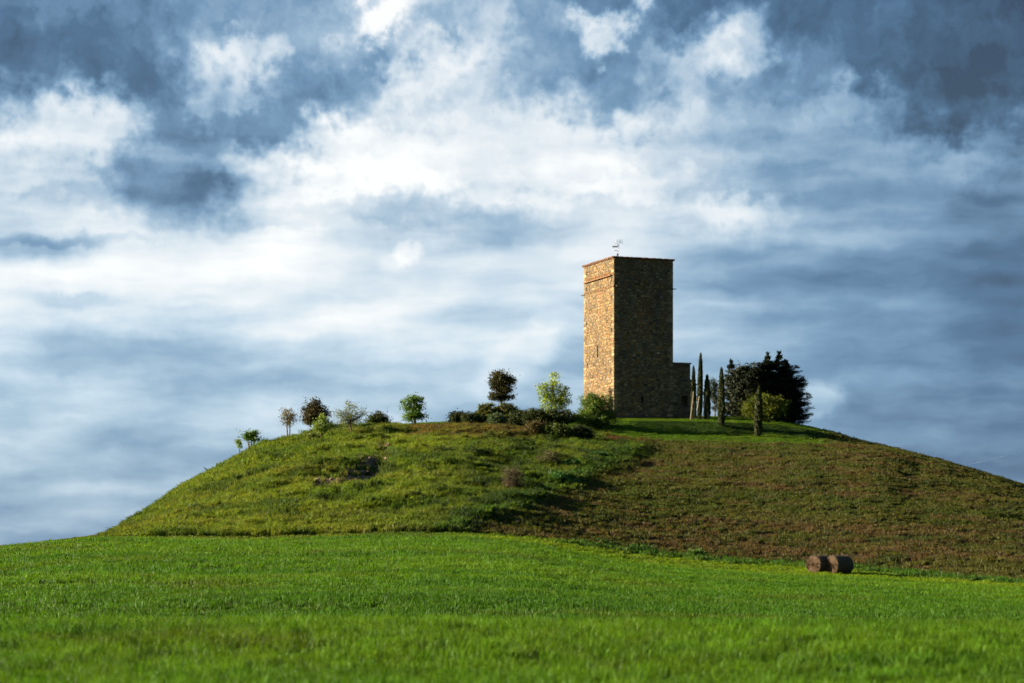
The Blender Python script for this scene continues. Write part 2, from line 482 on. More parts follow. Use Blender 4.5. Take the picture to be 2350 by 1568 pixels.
# soften the row joints
for _ in range(3):
    GZ[1:-1] = GZ[1:-1] * 0.5 + 0.25 * (GZ[:-2] + GZ[2:])
GU = np.broadcast_to(U, GY.shape)
GX = (GU - UC) / FPX * GY
GV = VH - (GZ - EYE) / GY * FPX                # survey row of every grid point
hillw = sstep(GT[:, None] + 0 * GU, R_FOOT + 0.02, R_FOOT + 0.15) * (1 - sstep(GT[:, None] + 0 * GU, R_FOOT + 3.4, R_FOOT + 4.2))
leftw = 1 - sstep(GU, 1180, 1420)
und = ((fbm(GX / 9.0, GY / 9.0, 3, 21) - 0.5) * 1.1 + (fbm((GX - .8 * GY) / 4.2, (GY + .8 * GX) / 13.0, 3, 27) - 0.5) * 1.3) * leftw + (fbm(GX / 12.0, GY / 12.0, 3, 22) - 0.5) * 0.5 * (1 - leftw)
tus = (fbm(GX / 2.2, GY / 2.2, 3, 23) - 0.45) * (0.75 * leftw + 0.34 * (1 - leftw))
onslope = 1 - sstep(GT[:, None] + 0 * GU, R_FOOT + 0.92, R_FOOT + 1.2)
GZ = GZ + hillw * (und * (0.25 + 0.75 * onslope) * 0.8 + tus * (0.2 + 0.8 * onslope))
fieldw = 1 - sstep(GT[:, None] + 0 * GU, R_EDGE - 0.8, R_EDGE)
GZ = GZ + fieldw * (fbm(GX / 14.0, GY / 7.0, 3, 31) - 0.5) * 0.28 * sstep(GY, 20, 60)

# washed-out gully on the left flank: a path of (u, v, half width px, depth m)
GULLY = [(886, 1014, 8, .5), (884, 1026, 11, .7), (868, 1034, 10, .6), (882, 1050, 15, .9), (868, 1064, 16, 1.0), (848, 1080, 16, 1.0), (822, 1090, 13, .8),
         (795, 1097, 11, .7), (765, 1102, 13, .9), (738, 1107, 13, .8), (716, 1112, 8, .5)]
gpts = np.array(GULLY, dtype=float)
gd = np.zeros_like(GZ); gm = np.zeros_like(GZ)
fray = (fbm(GU / 11.0, GV / 7.0, 3, 41) - 0.5)
for a, b in zip(gpts[:-1], gpts[1:]):
    for k in np.linspace(0, 1, 6):
        p = a + (b - a) * k
        hw = p[2] * 0.72
        dv = GV - p[1] + fray * 9
        wu = 1 - sstep(np.abs(GU - p[0] + fray * 10) / p[2], 0.6, 1.35)
        gd = np.maximum(gd, wu * sstep(dv, -hw * 1.1, -hw * 0.2) * (1 - sstep(dv, hw, hw + 30)) * p[3] * .55)
        gm = np.maximum(gm, wu * sstep(dv, -hw * 1.25, -hw * 0.9) * (1 - sstep(dv, hw * .7, hw * 1.3)))
gm *= sstep(fbm(GU / 9.0, GV / 4.0, 3, 44), .40, .52)
gm *= (GT[:, None] > R_FOOT)
GZ = GZ - gd * (GT[:, None] > R_FOOT)

def zone_colors(u, v, x, y, t, gully):
    """colour of the growth at a place on the land, linear rgb, and tuft height, density, kind"""
    n1 = fbm(x / 7.0, y / 5.0, 4, 51); n2 = fbm(x / 1.9, y / 1.9, 3, 52); n3 = fbm(x / 16.0, y / 3.5, 4, 53); n4 = fbm(x / 3.2, y / 1.1, 3, 54)
    def C(r, g, b): return np.array([r, g, b])[None, :] * np.ones((len(u), 1))
    def mx(a, b, w): return a * (1 - w[:, None]) + b * w[:, None]
    # crop
    c = mx(C(.047, .126, .006), C(.078, .166, .007), sstep(n3, .35, .65))
    c = mx(c, C(.034, .098, .007), np.exp(-((y - 96 - 14 * (n1 - .5)) / 16.0) ** 2) * .7)
    c = mx(c, C(.075, .105, .010), sstep(n1, .60, .78) * .5)
    h = 0.9 + 0.5 * n2; kind = np.zeros(len(u))
    tl = np.minimum(np.abs(((y + .22 * x + 3 * n3) % 17.0) - 8), np.abs(((y + .22 * x + 3 * n3) % 17.0) - 10))
    tram = 1 - sstep(tl, .18, .42)
    h = h * (1 - .55 * tram); c = mx(c, C(.050, .085, .012), tram * .6)
    edge = sstep(t, R_EDGE - .35, R_EDGE)
    c = mx(c, C(.10, .175, .007), edge * sstep(u, 800, 1300) * .8)
    # verge
    ver = (t > R_EDGE)
    cv = mx(C(.135, .215, .010), C(.085, .150, .010), sstep(n1, .5, .7))
    rough = sstep(n2 + sstep(t, R_EDGE + .45, R_EDGE + 1), .9, 1.3) * sstep(u, 1200, 1350)
    cv = mx(cv, C(.045, .11, .014), rough)
    cv = mx(mx(C(.11, .15, .020), C(.07, .12, .015), sstep(n1, .4, .6)), cv, sstep(u, 900, 1200))
    c = np.where(ver[:, None], cv, c); h = np.where(ver, .5 + .9 * rough, h)
    # hill
    hl = (t > R_FOOT)
    cl = mx(C(.140, .190, .022), C(.092, .150, .018), sstep(n1, .40, .62))
    cl = mx(cl, C(.17, .165, .040), sstep(n3, .52, .70) * .4)
    cl = mx(cl, C(.045, .078, .015), sstep(n2 * .6 + n1 * .4, .56, .66) * .8)
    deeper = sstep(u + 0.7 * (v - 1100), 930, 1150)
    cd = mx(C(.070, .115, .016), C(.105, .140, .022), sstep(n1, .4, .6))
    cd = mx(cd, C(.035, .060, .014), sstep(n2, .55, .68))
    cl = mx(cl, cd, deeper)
    top = (sstep(u, 905, 960) * (1 - sstep(u, 1195, 1260)) * (1 - sstep(v + 14 * (n2 - .5) , 1000, 1012)) * sstep(v, 974, 980))
    cl = mx(cl, mx(C(.17, .115, .05), C(.12, .085, .04), sstep(n2, .45, .6)), top * (.35 + .45 * sstep(n4, .35, .5)))
    hh = .75 + .6 * n1 + .5 * sstep(n2, .55, .7)
    hh = hh * (1 - .5 * top) * (.25 + .75 * sstep(u, 225, 380))
    # right-hand fallow slope
    bu = np.interp(v, [1000, 1019, 1061, 1110, 1166, 1212, 1224], [1520, 1495, 1446, 1332, 1218, 1085, 1060])
    rf = sstep(u + 70 * (n2 - .5) + 40 * (n1 - .5), bu - 26, bu + 34)
    cr = mx(C(.061, .079, .0135), C(.080, .084, .019), sstep(n1, .4, .6))
    red = sstep(n3 * .45 + n4 * .55 + .03 * sstep(v, 1150, 1260), .47, .62)
    cr = mx(cr, C(.110, .063, .036), red * .66)
    cr = mx(cr, C(.035, .060, .012), sstep(n4 * .5 + n2 * .5, .56, .66) * .8)
    cl = mx(cl, cr, rf); hh = hh * (1 - rf) + rf * (.42 + .35 * n2)
    # lush belt along the boundary
    belt = np.exp(-((u - (bu - 42)) / (30 + 22 * n1)) ** 2) * sstep(v, 1015, 1040)
    cl = mx(cl, mx(C(.045, .095, .020), C(.03, .062, .016), sstep(n2, .45, .6)), belt * .9); hh = hh + belt * .2
    # soil track below the corner bush
    trk = np.exp(-((v - 1011 - .05 * (u - 1430)) / 7.0) ** 2) * sstep(u, 1380, 1400) * (1 - sstep(u, 1480, 1540))
    cl = mx(cl, C(.11, .058, .030), trk)
    # lawn round the tower
    t_l = np.interp(u, [0, 700, 900, 1040, 1300, 1420, 6500], [.93, .93, 1.2, 1.75, 1.3, 1.05, 1.05]) + R_FOOT
    lw = sstep(t + .3 * (n2 - .5), t_l, t_l + .15) * (1 - sstep(u + 40 * (n2 - .5), 1850, 1930))
    cw = mx(C(.075, .15, .008), C(.10, .17, .010), sstep(n1, .4, .62))
    bank_shade = sstep(t, R_FOOT + 1.85, R_FOOT + 2.1) * (1 - sstep(t, R_FOOT + 2.95, R_FOOT + 3.1)) * sstep(u + 60 * (n1 - .5), 1425, 1470) * (1 - sstep(u + 60 * (n1 - .5), 1900, 1980))
    cw = mx(cw, mx(C(.030, .062, .009), C(.055, .12, .010), sstep(n2, .58, .70)), bank_shade * .9)  # cast shade along the bank painted in as a darker green tint
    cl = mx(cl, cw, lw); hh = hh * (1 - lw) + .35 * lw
    c = np.where(hl[:, None], cl, c); h = np.where(hl, hh, h)
    c = c * (1 - gully[:, None]) + C(.17, .12, .085) * gully[:, None]
    bare = np.clip(gully * 1.5 + trk * .8 * hl, 0, 1)
    return c, h, bare, lw * hl, rf * hl, np.where(hl, belt, 0)

fl = lambda a: np.ascontiguousarray(a).reshape(-1)
T2 = np.broadcast_to(GT[:, None], GU.shape)
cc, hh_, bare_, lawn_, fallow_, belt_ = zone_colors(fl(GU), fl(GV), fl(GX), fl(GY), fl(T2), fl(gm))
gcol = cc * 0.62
crop_g = fl(T2) <= R_EDGE
gcol[crop_g] = np.array([.045, .075, .014])        # earth and stems between the crop rows
NR, NC = GX.shape
def sheet(name, r0, r1):
    idx = np.arange(NR * NC).reshape(NR, NC)[r0:r1 + 1]
    v = np.stack([fl(GX[r0:r1 + 1]), fl(GY[r0:r1 + 1]), fl(GZ[r0:r1 + 1])], 1)
    loc = idx - idx[0, 0]
    f = np.stack([loc[:-1, :-1], loc[:-1, 1:], loc[1:, 1:], loc[1:, :-1]], -1).reshape(-1, 4)
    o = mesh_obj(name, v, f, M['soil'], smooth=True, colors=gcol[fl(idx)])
    o['kind'] = 'structure'
    return o
re_, rf_ = int(np.searchsorted(GT, R_EDGE)), int(np.searchsorted(GT, R_FOOT))
sheet('crop_field', 0, re_)
sheet('grass_verge', re_, rf_)
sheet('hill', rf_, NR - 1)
# the plain all round, out to the horizon
ring = [0, 12, 40, 120, 400, 1200, 3500, 9000]
gv, gf = [(0, 0, -0.7)], []
for r in ring[1:]:
    for k in range(48):
        a = 2 * pi * k / 48
        gv.append((r * cos(a), r * sin(a), -0.7))
for k in range(48): gf.append((0, 1 + k, 1 + (k + 1) % 48))
for i in range(len(ring) - 2):
    for k in range(48):
        a, b = 1 + i * 48, 1 + (i + 1) * 48
        gf.append((a + k, b + k, b + (k + 1) % 48, a + (k + 1) % 48))
g = mesh_obj('ground', gv, gf, M['soil'], colors=np.tile([[.06, .11, .02]], (len(gv), 1)))
g['kind'] = 'structure'

# where a survey point (u, v) meets the land
r_hill = rf_
def land(u, v=None, back=False):
    j = int(np.argmin(np.abs(U - u)))
    vv = VH - (GZ[:, j] - EYE) / GY[:, j] * FPX
    lo, hi = re_, int(np.searchsorted(GT, R_FOOT + 4.02))
    seg = vv[lo:hi]
    if v is None: k = lo + int(np.argmin(seg))
    else:
        below = np.where(seg <= v)[0]
        k = lo + (int(below[0]) if len(below) else int(np.argmin(seg)))
    y = GY[k, j]
    return np.array([(u - UC) / FPX * y, y, GZ[k, j]])
def land_at_y(u, y):
    j = int(np.argmin(np.abs(U - u)))
    return np.array([(u - UC) / FPX * y, y, np.interp(y, GY[:, j], GZ[:, j])])

# ------------------------------------------------------------------ grass
tuft_col = bpy.data.collections.new('tuft_library')      # source shapes for the grass, not in the scene itself
def blades(name, nb, rad, h, w, lean, mat, seed, head=False, broad=False):
    r = np.random.default_rng(seed)
    V, F = [], []
    for i in range(nb):
        a, d = r.uniform(0, 2 * pi), rad * sqrt(r.uniform())
        bx, by = d * cos(a), d * sin(a)
        th = r.uniform(0, 2 * pi); hh = h * r.uniform(.6, 1.15); ln = lean * r.uniform(.2, 1.3) * hh
        ww = w * r.uniform(.7, 1.3) / 2
        sa = th + pi / 2 + r.uniform(-.6, .6)
        sx, sy, dx, dy = cos(sa) * ww, sin(sa) * ww, cos(th) * ln, sin(th) * ln
        k = len(V)
        if broad:
            V += [(bx - sx * .3, by - sy * .3, 0), (bx + sx * .3, by + sy * .3, 0),
                  (bx + dx * .5 + sx, by + dy * .5 + sy, hh * .65), (bx + dx * .5 - sx, by + dy * .5 - sy, hh * .65), (bx + dx, by + dy, hh)]
        else:
            V += [(bx - sx, by - sy, -0.03), (bx + sx, by + sy, -0.03),
                  (bx + dx * .35 + sx * .8, by + dy * .35 + sy * .8, hh * .62), (bx + dx * .35 - sx * .8, by + dy * .35 - sy * .8, hh * .62), (bx + dx, by + dy, hh * r.uniform(.82, 1.0))]
        F += [(k, k + 1, k + 2, k + 3), (k + 3, k + 2, k + 4)]
    me = bpy.data.meshes.new(name); me.from_pydata(V, [], F); me.materials.append(mat)
    o = bpy.data.objects.new(name, me)
    return o
def library(name, protos):
    c = bpy.data.collections.new(name)
    for p in protos: c.objects.link(p)
    return c
LIB = {
    'near': library('near_crop', [blades('crop_tuft', 56, .26, .22, .013, .8, M['grass'], s) for s in range(5)]),
    'mid': library('mid_crop', [blades('crop_tuft', 48, .42, .20, .028, .55, M['grass'], 10 + s) for s in range(5)]),
    'long': library('long_grass', [blades('long_tuft', 46, .38, .62, .045, .75, M['grass'], 20 + s) for s in range(6)]),
    'short': library('short_grass', [blades('short_tuft', 40, .45, .30, .045, .6, M['grass'], 30 + s) for s in range(5)]),
    'weed': library('broad_weed', [blades('weed_tuft', 44, .40, .60, .16, .8, M['grass'], 40 + s, broad=True) for s in range(5)]),
}
def lumps(seed):
    r = np.random.default_rng(seed)
    V, F = [], []
    for q in range(7):
        c = np.array([r.normal() * .28, r.normal() * .28, r.uniform(-.05, .06)]); s = r.uniform(.07, .20)
        k = len(V)
        for (a, b) in [(0, 1)] + [(x * pi / 3, .35) for x in range(6)] + [(x * pi / 3 + .5, -.45) for x in range(6)]:
            rr = s * r.uniform(.7, 1.25); h_ = sqrt(max(0, 1 - b * b))
            V.append(c + np.array([cos(a) * h_, sin(a) * h_, b * .8]) * rr)
        for x in range(6):
            y = (x + 1) % 6
            F += [(k, k + 1 + x, k + 1 + y), (k + 1 + x, k + 7 + x, k + 1 + y), (k + 1 + y, k + 7 + x, k + 7 + y)]
    me = bpy.data.meshes.new('clod'); me.from_pydata([tuple(v_) for v_ in V], [], F); me.materials.append(M['clod'])
    return bpy.data.objects.new('clod', me)
LIB['clod'] = library('earth_clods', [lumps(70 + s) for s in range(4)])
def scatter(name, pts, tint, scale, lib, label, cat):
    n = len(pts)
    me = bpy.data.meshes.new(name)
    me.vertices.add(n); me.vertices.foreach_set('co', np.ascontiguousarray(pts, dtype=np.float32).ravel())
    a = me.attributes.new('tint', 'FLOAT_COLOR', 'POINT')
    c = np.ones((n, 4), np.float32); c[:, :3] = tint; a.data.foreach_set('color', c.ravel())
    a = me.attributes.new('size', 'FLOAT_VECTOR', 'POINT'); a.data.foreach_set('vector', np.ascontiguousarray(scale, dtype=np.float32).ravel())
    rot = np.zeros((n, 3), np.float32); rot[:, 2] = rng.uniform(0, 2 * pi, n); rot[:, :2] = rng.normal(0, .08, (n, 2))
    a = me.attributes.new('turn', 'FLOAT_VECTOR', 'POINT'); a.data.foreach_set('vector', rot.ravel())
    o = bpy.data.objects.new(name, me); COL.objects.link(o)
    tree = bpy.data.node_groups.new(name + '_nodes', 'GeometryNodeTree')
    tree.interface.new_socket('Geometry', in_out='INPUT', socket_type='NodeSocketGeometry')
    tree.interface.new_socket('Geometry', in_out='OUTPUT', socket_type='NodeSocketGeometry')
    gi, go = tree.nodes.new('NodeGroupInput'), tree.nodes.new('NodeGroupOutput')
    mp = tree.nodes.new('GeometryNodeMeshToPoints')
    ip = tree.nodes.new('GeometryNodeInstanceOnPoints')
    ci = tree.nodes.new('GeometryNodeCollectionInfo')
    ci.inputs['Collection'].default_value = LIB[lib]
    ci.inputs['Separate Children'].default_value = True
    ci.inputs['Reset Children'].default_value = True
    ip.inputs['Pick Instance'].default_value = True
    def attr(nm):
        x = tree.nodes.new('GeometryNodeInputNamedAttribute'); x.data_type = 'FLOAT_VECTOR'; x.inputs['Name'].default_value = nm
        return x.outputs['Attribute']
    l = tree.links.new
    l(gi.outputs[0], mp.inputs['Mesh']); l(mp.outputs[0], ip.inputs['Points']); l(ci.outputs[0], ip.inputs['Instance'])
    e2r = tree.nodes.new('FunctionNodeEulerToRotation')
    l(attr('turn'), e2r.inputs[0]); l(e2r.outputs[0], ip.inputs['Rotation'])
    l(attr('size'), ip.inputs['Scale']); l(ip.outputs[0], go.inputs[0])
    md = o.modifiers.new('tufts', 'NODES'); md.node_group = tree
    tag(o, label, cat, kind='stuff')
    return o
# area-true sampling of the land grid
P3 = np.stack([GX, GY, GZ], -1)
a_ = P3[1:, :-1] - P3[:-1, :-1]; b_ = P3[:-1, 1:] - P3[:-1, :-1]
cell_area = np.linalg.norm(np.cross(a_, b_), axis=-1)
cu = (GU[:-1, :-1]); cy = GY[:-1, :-1]; ct = T2[:-1, :-1]
infr = (cu > -240) & (cu < 2590)
def sample(mask, dens):
    lam = cell_area * mask * dens
    cnt = rng.poisson(lam)
    ii, jj = np.nonzero(cnt)
    rep = cnt[ii, jj]
    ii, jj = np.repeat(ii, rep), np.repeat(jj, rep)
    fu, fv = rng.uniform(size=len(ii)), rng.uniform(size=len(ii))
    def bil(A):
        return ((A[ii, jj] * (1 - fu) + A[ii, jj + 1] * fu) * (1 - fv) + (A[ii + 1, jj] * (1 - fu) + A[ii + 1, jj + 1] * fu) * fv)
    p = np.stack([bil(GX), bil(GY), bil(GZ)], 1)
    return p, bil(GU), bil(GV), bil(T2), bil(gm)
def jitter_tint(c, s=.14):
    n = len(c)
    return np.clip(c * rng.normal(1, s, (n, 1)) * rng.normal(1, .05, (n, 3)), .004, .8)
def grow(name, mask, dens, lib, label, cat, hs=1.0, sel=None, ws=1.0, js=.10):
    p, u, v, t, gl = sample(mask, dens)
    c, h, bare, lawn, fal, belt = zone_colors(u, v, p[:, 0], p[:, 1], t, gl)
    keep = rng.uniform(size=len(p)) > bare
    if sel is not None: keep &= sel(lawn, fal, belt, len(p))
    p, c, h = p[keep], c[keep], h[keep]
    n = len(p)
    s = np.stack([ws * rng.uniform(.8, 1.25, n)] * 2 + [hs * h * rng.uniform(.75, 1.25, n)], 1)
    return scatter(name, p, jitter_tint(c, js), s, lib, label, cat)
pq, uq, vq, tq, gq = sample((gm[:-1, :-1] > .35) & infr, 5.0)
nq = len(pq)
scatter('earth_clods', pq, jitter_tint(np.tile([[.20, .145, .10]], (nq, 1)), .25), np.repeat(rng.uniform(.4, 1.3, (nq, 1)), 3, 1), 'clod', 'broken brown earth and clods in the washed out scar', 'earth')
crop = (ct < R_EDGE) & (((cy < 62) & (cu > -2600) & (cu < 4950)) | ((cu > -800) & (cu < 3150)))
grow('crop_grass', crop & (cy > 26) & (cy < 60), 9.0, 'near', 'bright green young crop in the near foreground', 'crop', js=.22)
grow('crop_grass', crop & (cy > 60), 3.6, 'mid', 'green young crop across the field below the hill', 'crop', js=.13)
grow('verge_grass', (cu > -600) & (cu < 3000) & (ct >= R_EDGE) & (ct < R_FOOT), 3.2, 'short', 'yellow green grass strip between the crop and the hill', 'grass')
hillm = (cu < 3100) & (cu > 222) & (ct >= R_FOOT) & (ct < R_FOOT + 4.15)
grow('slope_grass', hillm, 3.0, 'long', 'long rough grass on the left flank of the hill', 'grass', 0.8, lambda l, f, b, n: (l + f < rng.uniform(size=n)))
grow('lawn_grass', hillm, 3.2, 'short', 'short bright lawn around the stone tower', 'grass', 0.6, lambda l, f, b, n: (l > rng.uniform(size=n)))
grow('fallow_growth', hillm, 3.4, 'short', 'low reddish and green growth on the right flank of the hill', 'grass', 1.5, lambda l, f, b, n: (f * (1 - l) > rng.uniform(size=n)))
grow('lush_weeds', hillm & (ct < R_FOOT + 1.2), 1.6, 'weed', 'lush broad leaved weeds along the middle of the slope', 'weeds', 0.7, lambda l, f, b, n: (b * 1.1 + .05 * (1 - f) * (1 - l) > rng.uniform(size=n)))

# ------------------------------------------------------------------ stone tower
def quad_strip_box(v, f, o, ax, ay, az_):
    """append a box with origin corner o and edge vectors"""
    k = len(v)
    o, ax, ay, az_ = map(np.asarray, (o, ax, ay, az_))
    for s in ((0, 0, 0), (1, 0, 0), (1, 1, 0), (0, 1, 0), (0, 0, 1), (1, 0, 1), (1, 1, 1), (0, 1, 1)):
        v.append(o + ax * s[0] + ay * s[1] + az_ * s[2])
    f += [(k, k + 3, k + 2, k + 1), (k + 4, k + 5, k + 6, k + 7), (k, k + 1, k + 5, k + 4), (k + 1, k + 2, k + 6, k + 5),
          (k + 2, k + 3, k + 7, k + 6), (k + 3, k, k + 4, k + 7)]

TH = radians(21.0)
D2 = np.array([cos(TH), sin(TH), 0.0])        # along the shaded face, away from the near corner
D1 = np.array([-sin(TH), cos(TH), 0.0])       # along the sunlit face
ZU = np.array([0, 0, 1.0])
N2, N1 = np.array([sin(TH), -cos(TH), 0.0]), np.array([-cos(TH), -sin(TH), 0.0])
TW, TL = 7.41, 8.89
TY = 276.0
TC = np.array([(1408.5 - UC) / FPX * TY, TY, 0.0])
T_BASE = zv(953, TY); T_TOP = zv(592, TY)
TC[2] = T_BASE
HT = T_TOP - T_BASE
STONE_K = 0.47
STONES = [(.40, .27, .13), (.34, .24, .13), (.46, .33, .17), (.28, .20, .12), (.38, .30, .19), (.24, .19, .14), (.43, .27, .11),
          (.50, .39, .24), (.20, .15, .11), (.33, .28, .22), (.36, .20, .09)]
BRICK = [(.38, .20, .10), (.44, .25, .13), (.34, .17, .09), (.42, .27, .15)]
r_st = np.random.default_rng(5)

def stone_shape(cx, cz, w, h, proud, r, rnd=True):
    """rounded irregular block face in (along, out, up) coordinates"""
    if rnd:
        base = [(-.5, -.28), (-.28, -.5), (.28, -.5), (.5, -.28), (.5, .28), (.28, .5), (-.28, .5), (-.5, .28)]
    else:
        base = [(-.5, -.5), (.5, -.5), (.5, .5), (-.5, .5)]
    j = .07 if rnd else .015
    ring = [(cx + (x + r.uniform(-j, j)) * w, cz + (z + r.uniform(-j, j)) * h) for x, z in base]
    n = len(ring)
    px, pz = r.uniform(-.012, .012), r.uniform(-.012, .012)
    V = [(x, -.06, z) for x, z in ring]
    V += [(cx + (x - cx) * .96, proud * .55, cz + (z - cz) * .96) for x, z in ring]
    V += [(cx + (x - cx) * .74 + px, proud * r.uniform(.85, 1.15), cz + (z - cz) * .72 + pz) for x, z in ring]
    F = []
    for a in (0, n):
        for i in range(n): F.append((a + i, a + (i + 1) % n, a + n + (i + 1) % n, a + n + i))
    F.append(tuple(range(2 * n, 3 * n)))
    return V, F

def face_stones(length, height, openings, bands, r, z0=0.0, left_quoin=True, right_quoin=True, phase=0):
    """courses of rubble over a wall face with alternating corner stones; returns [(V, F, colour, area)]"""
    out = []
    QH = .34
    def qlen(z, side):
        return (.74, .42)[(int(z / QH) + phase + side) % 2]
    def stain(x, z):
        k = .74 + .52 * float(fbm(np.array([x / 2.3 + 7.7 * phase]), np.array([z / 3.1]), 4, 61)[0])
        g = float(fbm(np.array([x / 1.1 + 3.1]), np.array([z / 4.5 + 5.5 * phase]), 3, 66)[0])
        grey = min(1, max(0, (g - .5) * 3))
        return k * (np.array([1, 1, 1]) * (1 - grey) + np.array([.74, .80, .92]) * grey)
    def emit(x, z, w, ch, band, quoin):
        cx, cz = x + w / 2, z + ch / 2
        brickish = band
        for (ox0, ox1, oz0, oz1, kind) in openings:
            if kind == 'hole' and cx + w / 2 > ox0 - .02 and cx - w / 2 < ox1 + .02 and cz + ch / 2 > oz0 - .02 and cz - ch / 2 < oz1 + .02: return
            if kind == 'brick' and ox0 < cx < ox1 and oz0 < cz < oz1: brickish = True
        g = .02
        if band: V, F = stone_shape(cx, cz, w - g, ch - g * .7, .04, r, False)
        else: V, F = stone_shape(cx, cz, w - g, ch - g, r.uniform(.010, .042) if not quoin else r.uniform(.03, .05), r)
        c = np.array(BRICK[r.integers(len(BRICK))] if brickish and r.uniform() < (.85 if band else .6) else STONES[r.integers(len(STONES))])
        if quoin: c = c * .4 + np.array((.46, .36, .22)) * .6
        c = c * r.choice([.58, .8, .9, 1.0, 1.1, 1.2, 1.35]) * r.uniform(.88, 1.12) * STONE_K * np.array([1.05, .97, .82]) * stain(cx, cz)
        out.append((np.array(V), F, c, w * ch))
    if left_quoin or right_quoin:
        z = z0
        while z < height - .1:
            ch = min(QH, height - z)
            if left_quoin: emit(0, z, qlen(z + .01, 0), ch, False, True)
            if right_quoin:
                q = qlen(z + .01, 1); emit(length - q, z, q, ch, False, True)
            z += QH
    z = z0
    while z < height - .06:
        band = next((b for b in bands if b[0] <= z + .05 < b[1]), None)
        ch = .075 if band else min(r.uniform(.13, .28), height - z)
        if not band:
            nb = [b[0] for b in bands if b[0] > z + .05]
            if nb: ch = min(ch, max(.1, min(nb) - z))
            edge_z = QH - (z - z0) % QH          # keep courses inside a corner-stone lift
            if edge_z > .03: ch = min(ch, edge_z) if edge_z - ch < .08 or ch > edge_z else ch
        x = qlen(z + .01 - z0, 0) if left_quoin else 0.0
        end = length - (qlen(z + .01 - z0, 1) if right_quoin else 0.0)
        while x < end - .03:
            w = r.uniform(.24, .30) if band else ch * r.uniform(.9, 2.2)
            w = min(w, end - x)
            if end - x - w < .12: w = end - x
            emit(x, z, w, ch, band is not None, False)
            x += w
        z += ch
    return out

def map_face(V, corner, along, outw):
    return corner[None, :] + V[:, :1] * along[None, :] + V[:, 1:2] * outw[None, :] + V[:, 2:3] * ZU[None, :]

def join_pieces(name, pieces, mat, parent, kind='stuff'):
    vs, fs, cs, k = [], [], [], 0
    for V, F, c in pieces:
        vs.append(V); cs.append(np.tile(c, (len(V), 1)))
        fs += [tuple(i + k for i in f) for f in F]; k += len(V)
    o = mesh_obj(name, np.concatenate(vs), fs, mat, parent, colors=np.concatenate(cs))
    if kind: o['kind'] = kind
    return o

tower = thing('stone_tower', 'tall square rubble stone tower on the hilltop, one face sunlit, one in shade', 'tower')
# core with real window recesses on the two faces in view
zf = lambda v: zv(v, TY + 2) - T_BASE
SLIT = (TL * .52, TL * .52 + .32, zf(816), zf(788) )      # on the sunlit face
def wall_with_holes(corner, along, outw, length, height, holes, parent, depth=.6):
    """wall face with real rectangular recesses"""
    xs_ = sorted({0.0, length, *[h[0] for h in holes], *[h[1] for h in holes]})
    zs_ = sorted({-1.5, height, *[h[2] for h in holes], *[h[3] for h in holes]})
    v, f = [], []
    def P_(x, d, z): v.append(corner + along * x + outw * d + ZU * z); return len(v) - 1
    for i in range(len(xs_) - 1):
        for j in range(len(zs_) - 1):
            cx, cz = (xs_[i] + xs_[i + 1]) / 2, (zs_[j] + zs_[j + 1]) / 2
            hole = any(h[0] < cx < h[1] and h[2] < cz < h[3] for h in holes)
            if not hole:
                f.append((P_(xs_[i], 0, zs_[j]), P_(xs_[i + 1], 0, zs_[j]), P_(xs_[i + 1], 0, zs_[j + 1]), P_(xs_[i], 0, zs_[j + 1])))
    for h in holes:
        a, b, c, d = h
        q = [(a, c), (b, c), (b, d), (a, d)]
        for k in range(4):
            (xa, za), (xb, zb_) = q[k], q[(k + 1) % 4]
            f.append((P_(xa, 0, za), P_(xb, 0, zb_), P_(xb, -depth, zb_), P_(xa, -depth, za)))
        f.append((P_(a, -depth, c), P_(b, -depth, c), P_(b, -depth, d), P_(a, -depth, d)))
    return mesh_obj('wall', np.array(v), f, M['mortar'], parent)
putlog1 = []
for (fx_, vv_) in ((.07, 640), (.90, 628), (.07, 682), (.90, 664), (.07, 757), (.90, 743), (.10, 852), (.88, 838)):
    yy = TY + fx_ * TL * D1[1]
    zc_ = zv(vv_, yy) - T_BASE
    putlog1.append((fx_ * TL - .11, fx_ * TL + .11, zc_ - .28, zc_ + .22))
holes1 = [SLIT] + putlog1
holes2 = [(TW * .46, TW * .46 + .26, 1.55, 2.25)]
wall_with_holes(TC, D1, N1, TL, HT, holes1, tower)
wall_with_holes(TC, D2, N2, TW, HT, holes2, tower)
A, B, Cc = TC + D1 * TL, TC + D1 * TL + D2 * TW, TC + D2 * TW
bk = []
for p in (A, B, Cc):
    bk += [p - ZU * 1.5, p + ZU * HT]
mesh_obj('wall', np.array(bk), [(0, 1, 3, 2), (2, 3, 5, 4)], M['mortar'], tower)
b1 = zv(641, TY + 4.1) - T_BASE; b2 = zv(668, TY + 4.1) - T_BASE
bands1 = [(b1, b1 + .46), (b2, b2 + .17)]
bz = zv(662, TY + 1.3) - T_BASE
bands2 = [(bz, bz + .17)]
op1 = [(*h, 'hole') for h in holes1] + [(TL * .40, TL * .56, zv(725, TY + 4) - T_BASE, zv(672, TY + 4) - T_BASE, 'brick')]
op2 = [(*h, 'hole') for h in holes2] + [(TW * .36, TW * .62, zv(725, TY + 1) - T_BASE, zv(684, TY + 1) - T_BASE, 'brick')] \
    + [(TW * .40, TW * .60, zv(770, TY + 1) - T_BASE, zv(725, TY + 1) - T_BASE, 'brick')]
pc = []
for (V, F, c, a) in face_stones(TL, HT, op1, bands1, r_st): pc.append((map_face(V, TC, D1, N1), [f[::-1] for f in F], c, a * .36))
for (V, F, c, a) in face_stones(TW, HT, op2, bands2, r_st, phase=1): pc.append((map_face(V, TC, D2, N2), F, c, a * .93))
order = sorted(range(len(pc)), key=lambda i: -pc[i][3])
big = set(order[:280])
for i in order[:280]:
    V, F, c, _ = pc[i]
    mesh_obj('stone', V, F, M['stone'], tower, colors=np.tile(c, (len(V), 1)))
